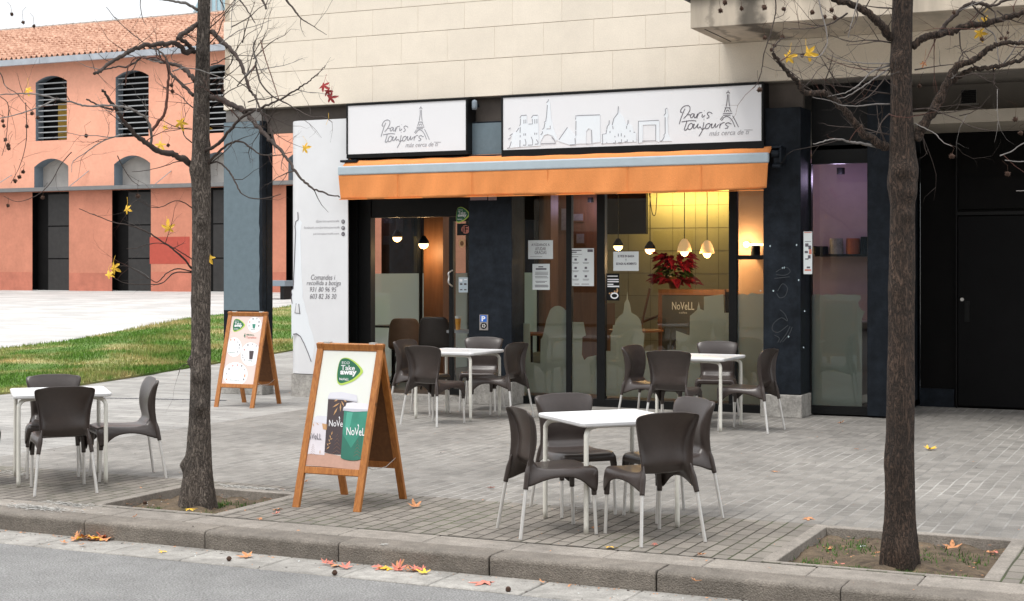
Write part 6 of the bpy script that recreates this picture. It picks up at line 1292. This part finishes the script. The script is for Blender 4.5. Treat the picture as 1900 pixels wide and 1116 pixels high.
# hanging cable loops
mb = MB(); mb.tube(spline([W(x, y, 21.) for x, y in ((1204, 350), (1208, 385), (1212, 400), (1217, 393), (1219, 350))], 6), .006, 5)
single('hanging_cable', mb, M['black'], 'black looped cable hanging from the ceiling beside a pendant', 'cable')
# wooden ceiling beam, slanted in view
mb = MB(); p = W(1285, 360, 19.8); mb.box(p.x, -3.9, 19.8, 20.1, 2.86, 3.14); single('ceiling_beam', mb, M['ply'], 'wooden beam under the cafe ceiling above the bell lamps', 'beam')
# counter board with lettering, in front of the tiled wall
bd = 19.6; a = W(1222, 640, bd); b = W(1345, 538, bd)
t = thing('blackboard_sign', 'dark board with thin white lettering in a wooden frame inside the window', 'sign board', ((a.x+b.x)/2, bd, .1))
MB().box(a.x+.05, b.x, bd, bd+.03, .1, W(1280, 549, bd).z).build('board', mat('slate_board', (.055, .058, .052), .6, .2), t)
MB().box(a.x, a.x+.05, bd-.01, bd+.04, .1, b.z).box(a.x+.051, b.x, bd-.01, bd+.04, W(1280, 548, bd).z, b.z).build('wood_frame', M['ply'], t)
x_ = W(1247, 575, bd-.004); y_ = W(1288, 561, bd-.004); mb = MB(); text_on(mb, 'NoVeLL', lambda x, y: Vector((x, bd-.004, y)), x_.x, y_.x, x_.z, y_.z, bold=.0)
text_on(mb, 'cafes', lambda x, y: Vector((x, bd-.004, y)), x_.x+.1, y_.x-.1, x_.z-.05, x_.z-.025); mb.build('lettering', M['paper'], t)
t = thing('display_counter', 'dark display counter behind the lettered board, carrying the poinsettia', 'counter', ((a.x+b.x)/2, 19.9, .1))
MB().box(a.x+.02, b.x+.1, 19.66, 20.2, .1, b.z-.03).build('counter_body', M['dark'], t); MB().box(a.x, b.x+.12, 19.645, 20.22, b.z-.029, b.z).build('counter_top', M['ply'], t)
# second leaning wooden easel left of it
t = thing('wooden_easel', 'leaning wooden easel legs left of the dark board inside', 'easel', W(1195, 640, 19.9)-Vector((0, 0, 0)))
mb = MB(); mb.tube([W(1180, 650, 19.9), W(1206, 535, 19.9)], .018, 6); mb.tube([W(1222, 600, 19.9), W(1226, 545, 20.1)], .018, 6); mb.tube([W(1188, 600, 19.9), W(1224, 585, 19.95)], .016, 6)
mb.build('easel_legs', M['ply'], t)
# poinsettia
random.seed(8); pc = W(1252, 500, 19.85)
t = thing('poinsettia', 'red poinsettia plant with dark leaves behind the window', 'plant', (pc.x, 19.85, b.z))
def bracts(name, m_, n, spread, zlo, zhi, s):
    mb = MB()
    for k in range(n):
        a = random.uniform(0, 6.28); rr = spread*math.sqrt(random.random()); z = random.uniform(zlo, zhi); c = Vector((pc.x+rr*math.cos(a), 19.85+rr*.6*math.sin(a), z)); d = Vector((math.cos(a), math.sin(a)*.6, random.uniform(-.5, .4))).normalized(); q = d.cross(Vector((0, 0, 1))).normalized()*s*.32
        mb.q([c, c+d*s*.5+q+Vector((0, 0, .02)), c+d*s-Vector((0, 0, .03)), c+d*s*.5-q+Vector((0, 0, .02))], [(0, 1, 2), (0, 2, 3)])
    return mb.build(name, m_, t)
bract = mat('poinsettia_red', (.20, .008, .025), .55, .25, 12)
bracts('red_bracts', bract, 80, .22, pc.z+.02, pc.z+.20, .16); bracts('red_bracts', bract, 60, .28, pc.z-.20, pc.z-.08, .15); bracts('green_leaves', mat('poinsettia_green', (.03, .06, .015), .6, .3), 60, .20, pc.z-.12, pc.z+.04, .12)
MB().lathe([(.0, b.z-pc.z+.006), (.07, b.z-pc.z+.006), (.10, -.10), (.095, -.10), (0.001, -.11)], pc, 18).build('pot', M['hardboard'], t)
MB().tube([pc+Vector((0, 0, -.12)), pc+Vector((0, 0, .05))], .012, 6).build('stem', M['weed'], t)
# window-side table inside carrying the plant
def itable(label, x, y, h, r, m_):
    t = thing('interior_table', label, 'table', (x, y, .1), 'tables inside the cafe')
    MB().lathe([(0, h-.025), (r, h-.025), (r, h), (.001, h)], (x, y, 0), 28).build('table_top', m_, t); MB().tube([(x, y, .12), (x, y, h-.03)], .03, 10).build('pedestal', M['black'], t); MB().lathe([(0, .10), (.22, .10), (.20, .12), (.001, .125)], (x, y, 0), 20).build('foot', M['black'], t)
p = W(730, 604, 19.2); itable('dark round pedestal table seen through the doorway', p.x, 19.2, p.z, .30, M['black'])
p = W(1180, 612, 19.3); itable('wooden table behind the frosted dome', p.x, 19.3, p.z, .38, M['ply'])
p = W(985, 618, 19.3); itable('wooden table behind the frosted arch pane', p.x, 19.3, p.z, .35, M['ply'])
def ichair(label, x, y, top, rz, m_, w=.25):
    t = thing('interior_chair', label, 'chair', (0, 0, 0), 'chairs inside the cafe'); mb = MB(); rows = []
    st = [(.22, .0, .22), (.10, -.01, .24), (-.05, -.01, .25), (-.17, .03, .25), (-.22, .12, .25), (-.25, .26, .24), (-.28, .40, .22), (-.295, .47, .17)]
    for (yy, zz, h) in st:
        for i in range(7): u = -1+i/3; mb.v.append(Vector((u*h, yy+.05*u*u*(zz > .08), top-.47+zz+.03*u*u*(zz < .08))))
    for j in range(len(st)-1):
        for i in range(6): mb.f.append((j*7+i, j*7+i+1, (j+1)*7+i+1, (j+1)*7+i))
    s_ = mb.build('shell', m_, t, smooth=True); so = s_.modifiers.new('t', 'SOLIDIFY'); so.thickness = .025; ss = s_.modifiers.new('s', 'SUBSURF'); ss.levels = ss.render_levels = 1
    for sx in (-1, 1):
        for sy in (-1, 1): MB().tube([(sx*.12, sy*.12, top-.48), (sx*.20, sy*.2, .1)], .012, 6).build('leg', M['black'], t)
    t.location = (x, y, 0); t.rotation_euler = (0, 0, R(rz))
tan = mat('tan_leather', (.16, .095, .055), .5, .15); blk = mat('black_leather', (.018, .014, .012), .4, .2)
p = W(752, 590, 18.75); ichair('tan bucket chair beside the dark round table in the doorway', p.x, 18.8, p.z, 20, tan)
p = W(815, 587, 18.3); ichair('black leather chair just inside the glass door', p.x, 18.3, p.z, 10, blk)
p = W(1265, 630, 18.9); ichair('dark chair inside below the dark board', p.x, 18.9, p.z, 180, blk)
p = W(1165, 625, 18.7); ichair('dark chair behind the frosted dome', p.x, 18.8, p.z, 170, blk) if 0 else None
# beer glass on a ledge by the door
p = W(850, 602, 18.1); t = thing('beer_glass', 'full beer glass standing on a ledge behind the glass door', 'glass', W(850, 612, 18.1))
c = W(850, 612, 18.1); MB().lathe([(0, 0), (.03, 0), (.04, .15), (.001, .15)], c, 16).build('beer', mat('beer_amber', (.75, .33, .03), .3, .1), t); MB().lathe([(.041, .15), (.042, .18), (.001, .185)], c, 16).build('foam', M['paper'], t)
mb = MB(); mb.box(W(838, 612, 18.1).x, -8.4, 17.95, 18.25, c.z-.04, c.z-.002); mb.box(-8.6, -8.56, 18.0, 18.2, .1, c.z-.041); single('side_ledge', mb, mat('ledge_grey', (.20, .21, .22), .5, .1), 'grey ledge behind the glass door carrying the beer', 'ledge')
# posters on the inner brown wall
for (a, b, c_, d, lb) in ((1062, 395, 1084, 412, 'small framed certificate, upper of two on the brown inner wall'), (1068, 432, 1086, 454, 'small poster with round emblem, lower of two on the brown inner wall'), (1040, 385, 1058, 430, 'tall faded poster on the inner wall near the mullion')):
    p = W(a, d, 23.1); q = W(c_, b, 23.1); t = thing('wall_poster', lb, 'poster', ((p.x+q.x)/2, 23.1, p.z), 'posters on the inner wall')
    MB().box(p.x, q.x, 23.1, 23.12, p.z, q.z).build('frame', M['ply'], t); MB().box(p.x+.02, q.x-.02, 23.09, 23.099, p.z+.02, q.z-.02).build('print', mat('faded_print', (.22, .20, .18), .7, .25, 14), t)
iwall('interior_divider', W(1030, 500, 23.14).x, W(1108, 500, 23.14).x, 23.14, 23.24, .1, 3.14, M['ply'])
# shelf with pots behind the narrow window and right pane
for (Y, a, b, zpx, lb) in ((19.1, 1512, 1612, 472, 'dark shelf with tins and pots behind the narrow window'), (19.1, 1394, 1420, 476, 'short shelf beside the sconce')):
    p = W(a, zpx, Y); q = W(b, zpx, Y); t = thing('wall_shelf', lb, 'shelf', ((p.x+q.x)/2, Y, p.z)); MB().box(p.x, q.x, Y, 19.299, p.z-.03, p.z).build('shelf_board', M['black'], t)
for k, (px, w_, h, m_, lb) in enumerate(((1517, .07, .10, 'black', 'small black tin at the left of the shelf'), (1528, .06, .10, 'pier', 'second dark tin on the shelf'), (1552, .085, .20, 'concrete', 'tall grey box on the shelf'), (1583, .09, .20, 'orange', 'round orange tin on the shelf, the brightest item'), (1604, .05, .22, 'pier', 'dark bottle at the right end of the shelf'), (1402, .06, .14, 'pier', 'dark tin above the short shelf by the sconce'))):
    c = W(px, 472 if px > 1500 else 476, 19.18); mb = MB(); mb.lathe([(0, .001), (w_, .001), (w_, h*.92), (w_*.93, h), (.001, h)], c, 18); single('storage_tin', mb, M[m_] if m_ != 'orange' else mat('tin_orange', (.42, .10, .03), .5, .1), lb, 'tin', 'tins on the shelf')
# papers lying low behind the narrow window, appliance behind film
random.seed(2)
for k, (px, py) in enumerate(((1515, 738), (1530, 728), (1545, 733), (1560, 742), (1588, 737), (1535, 745), (1600, 741))):
    c = W(px, py, 17.95); mb = MB(); a = random.uniform(-.6, .6); u = Vector((math.cos(a), 0, math.sin(a)))*.06; v = Vector((-math.sin(a)*.045, .02, math.cos(a)*.045)); mb.prism([c-u-v, c+u-v, c+u+v, c-u+v], (0, .002, 0))
    single('paper_sheet', mb, M['white_gloss'], ('leftmost', 'second', 'third', 'fourth', 'sixth', 'lowest', 'rightmost')[k]+' of the loose white papers heaped low behind the narrow window', 'paper', 'papers heaped behind the narrow window')
p = W(1516, 575, 18.3); q = W(1600, 575, 18.3); t = thing('coffee_appliance', 'pale boxy appliance behind the frosted film of the narrow window', 'appliance', ((p.x+q.x)/2, 18.4, .1))
MB().box(p.x, q.x, 18.3, 18.9, .1, W(1560, 597, 18.3).z).build('body', M['white_gloss'], t, bev=.02); MB().box(p.x+.05, q.x-.1, 18.4, 18.8, W(1560, 597, 18.3).z+.001, W(1560, 575, 18.3).z).build('hopper', M['pier'], t, bev=.02)
# blank light ceiling glow of the room
print('objects', len(bpy.data.objects))
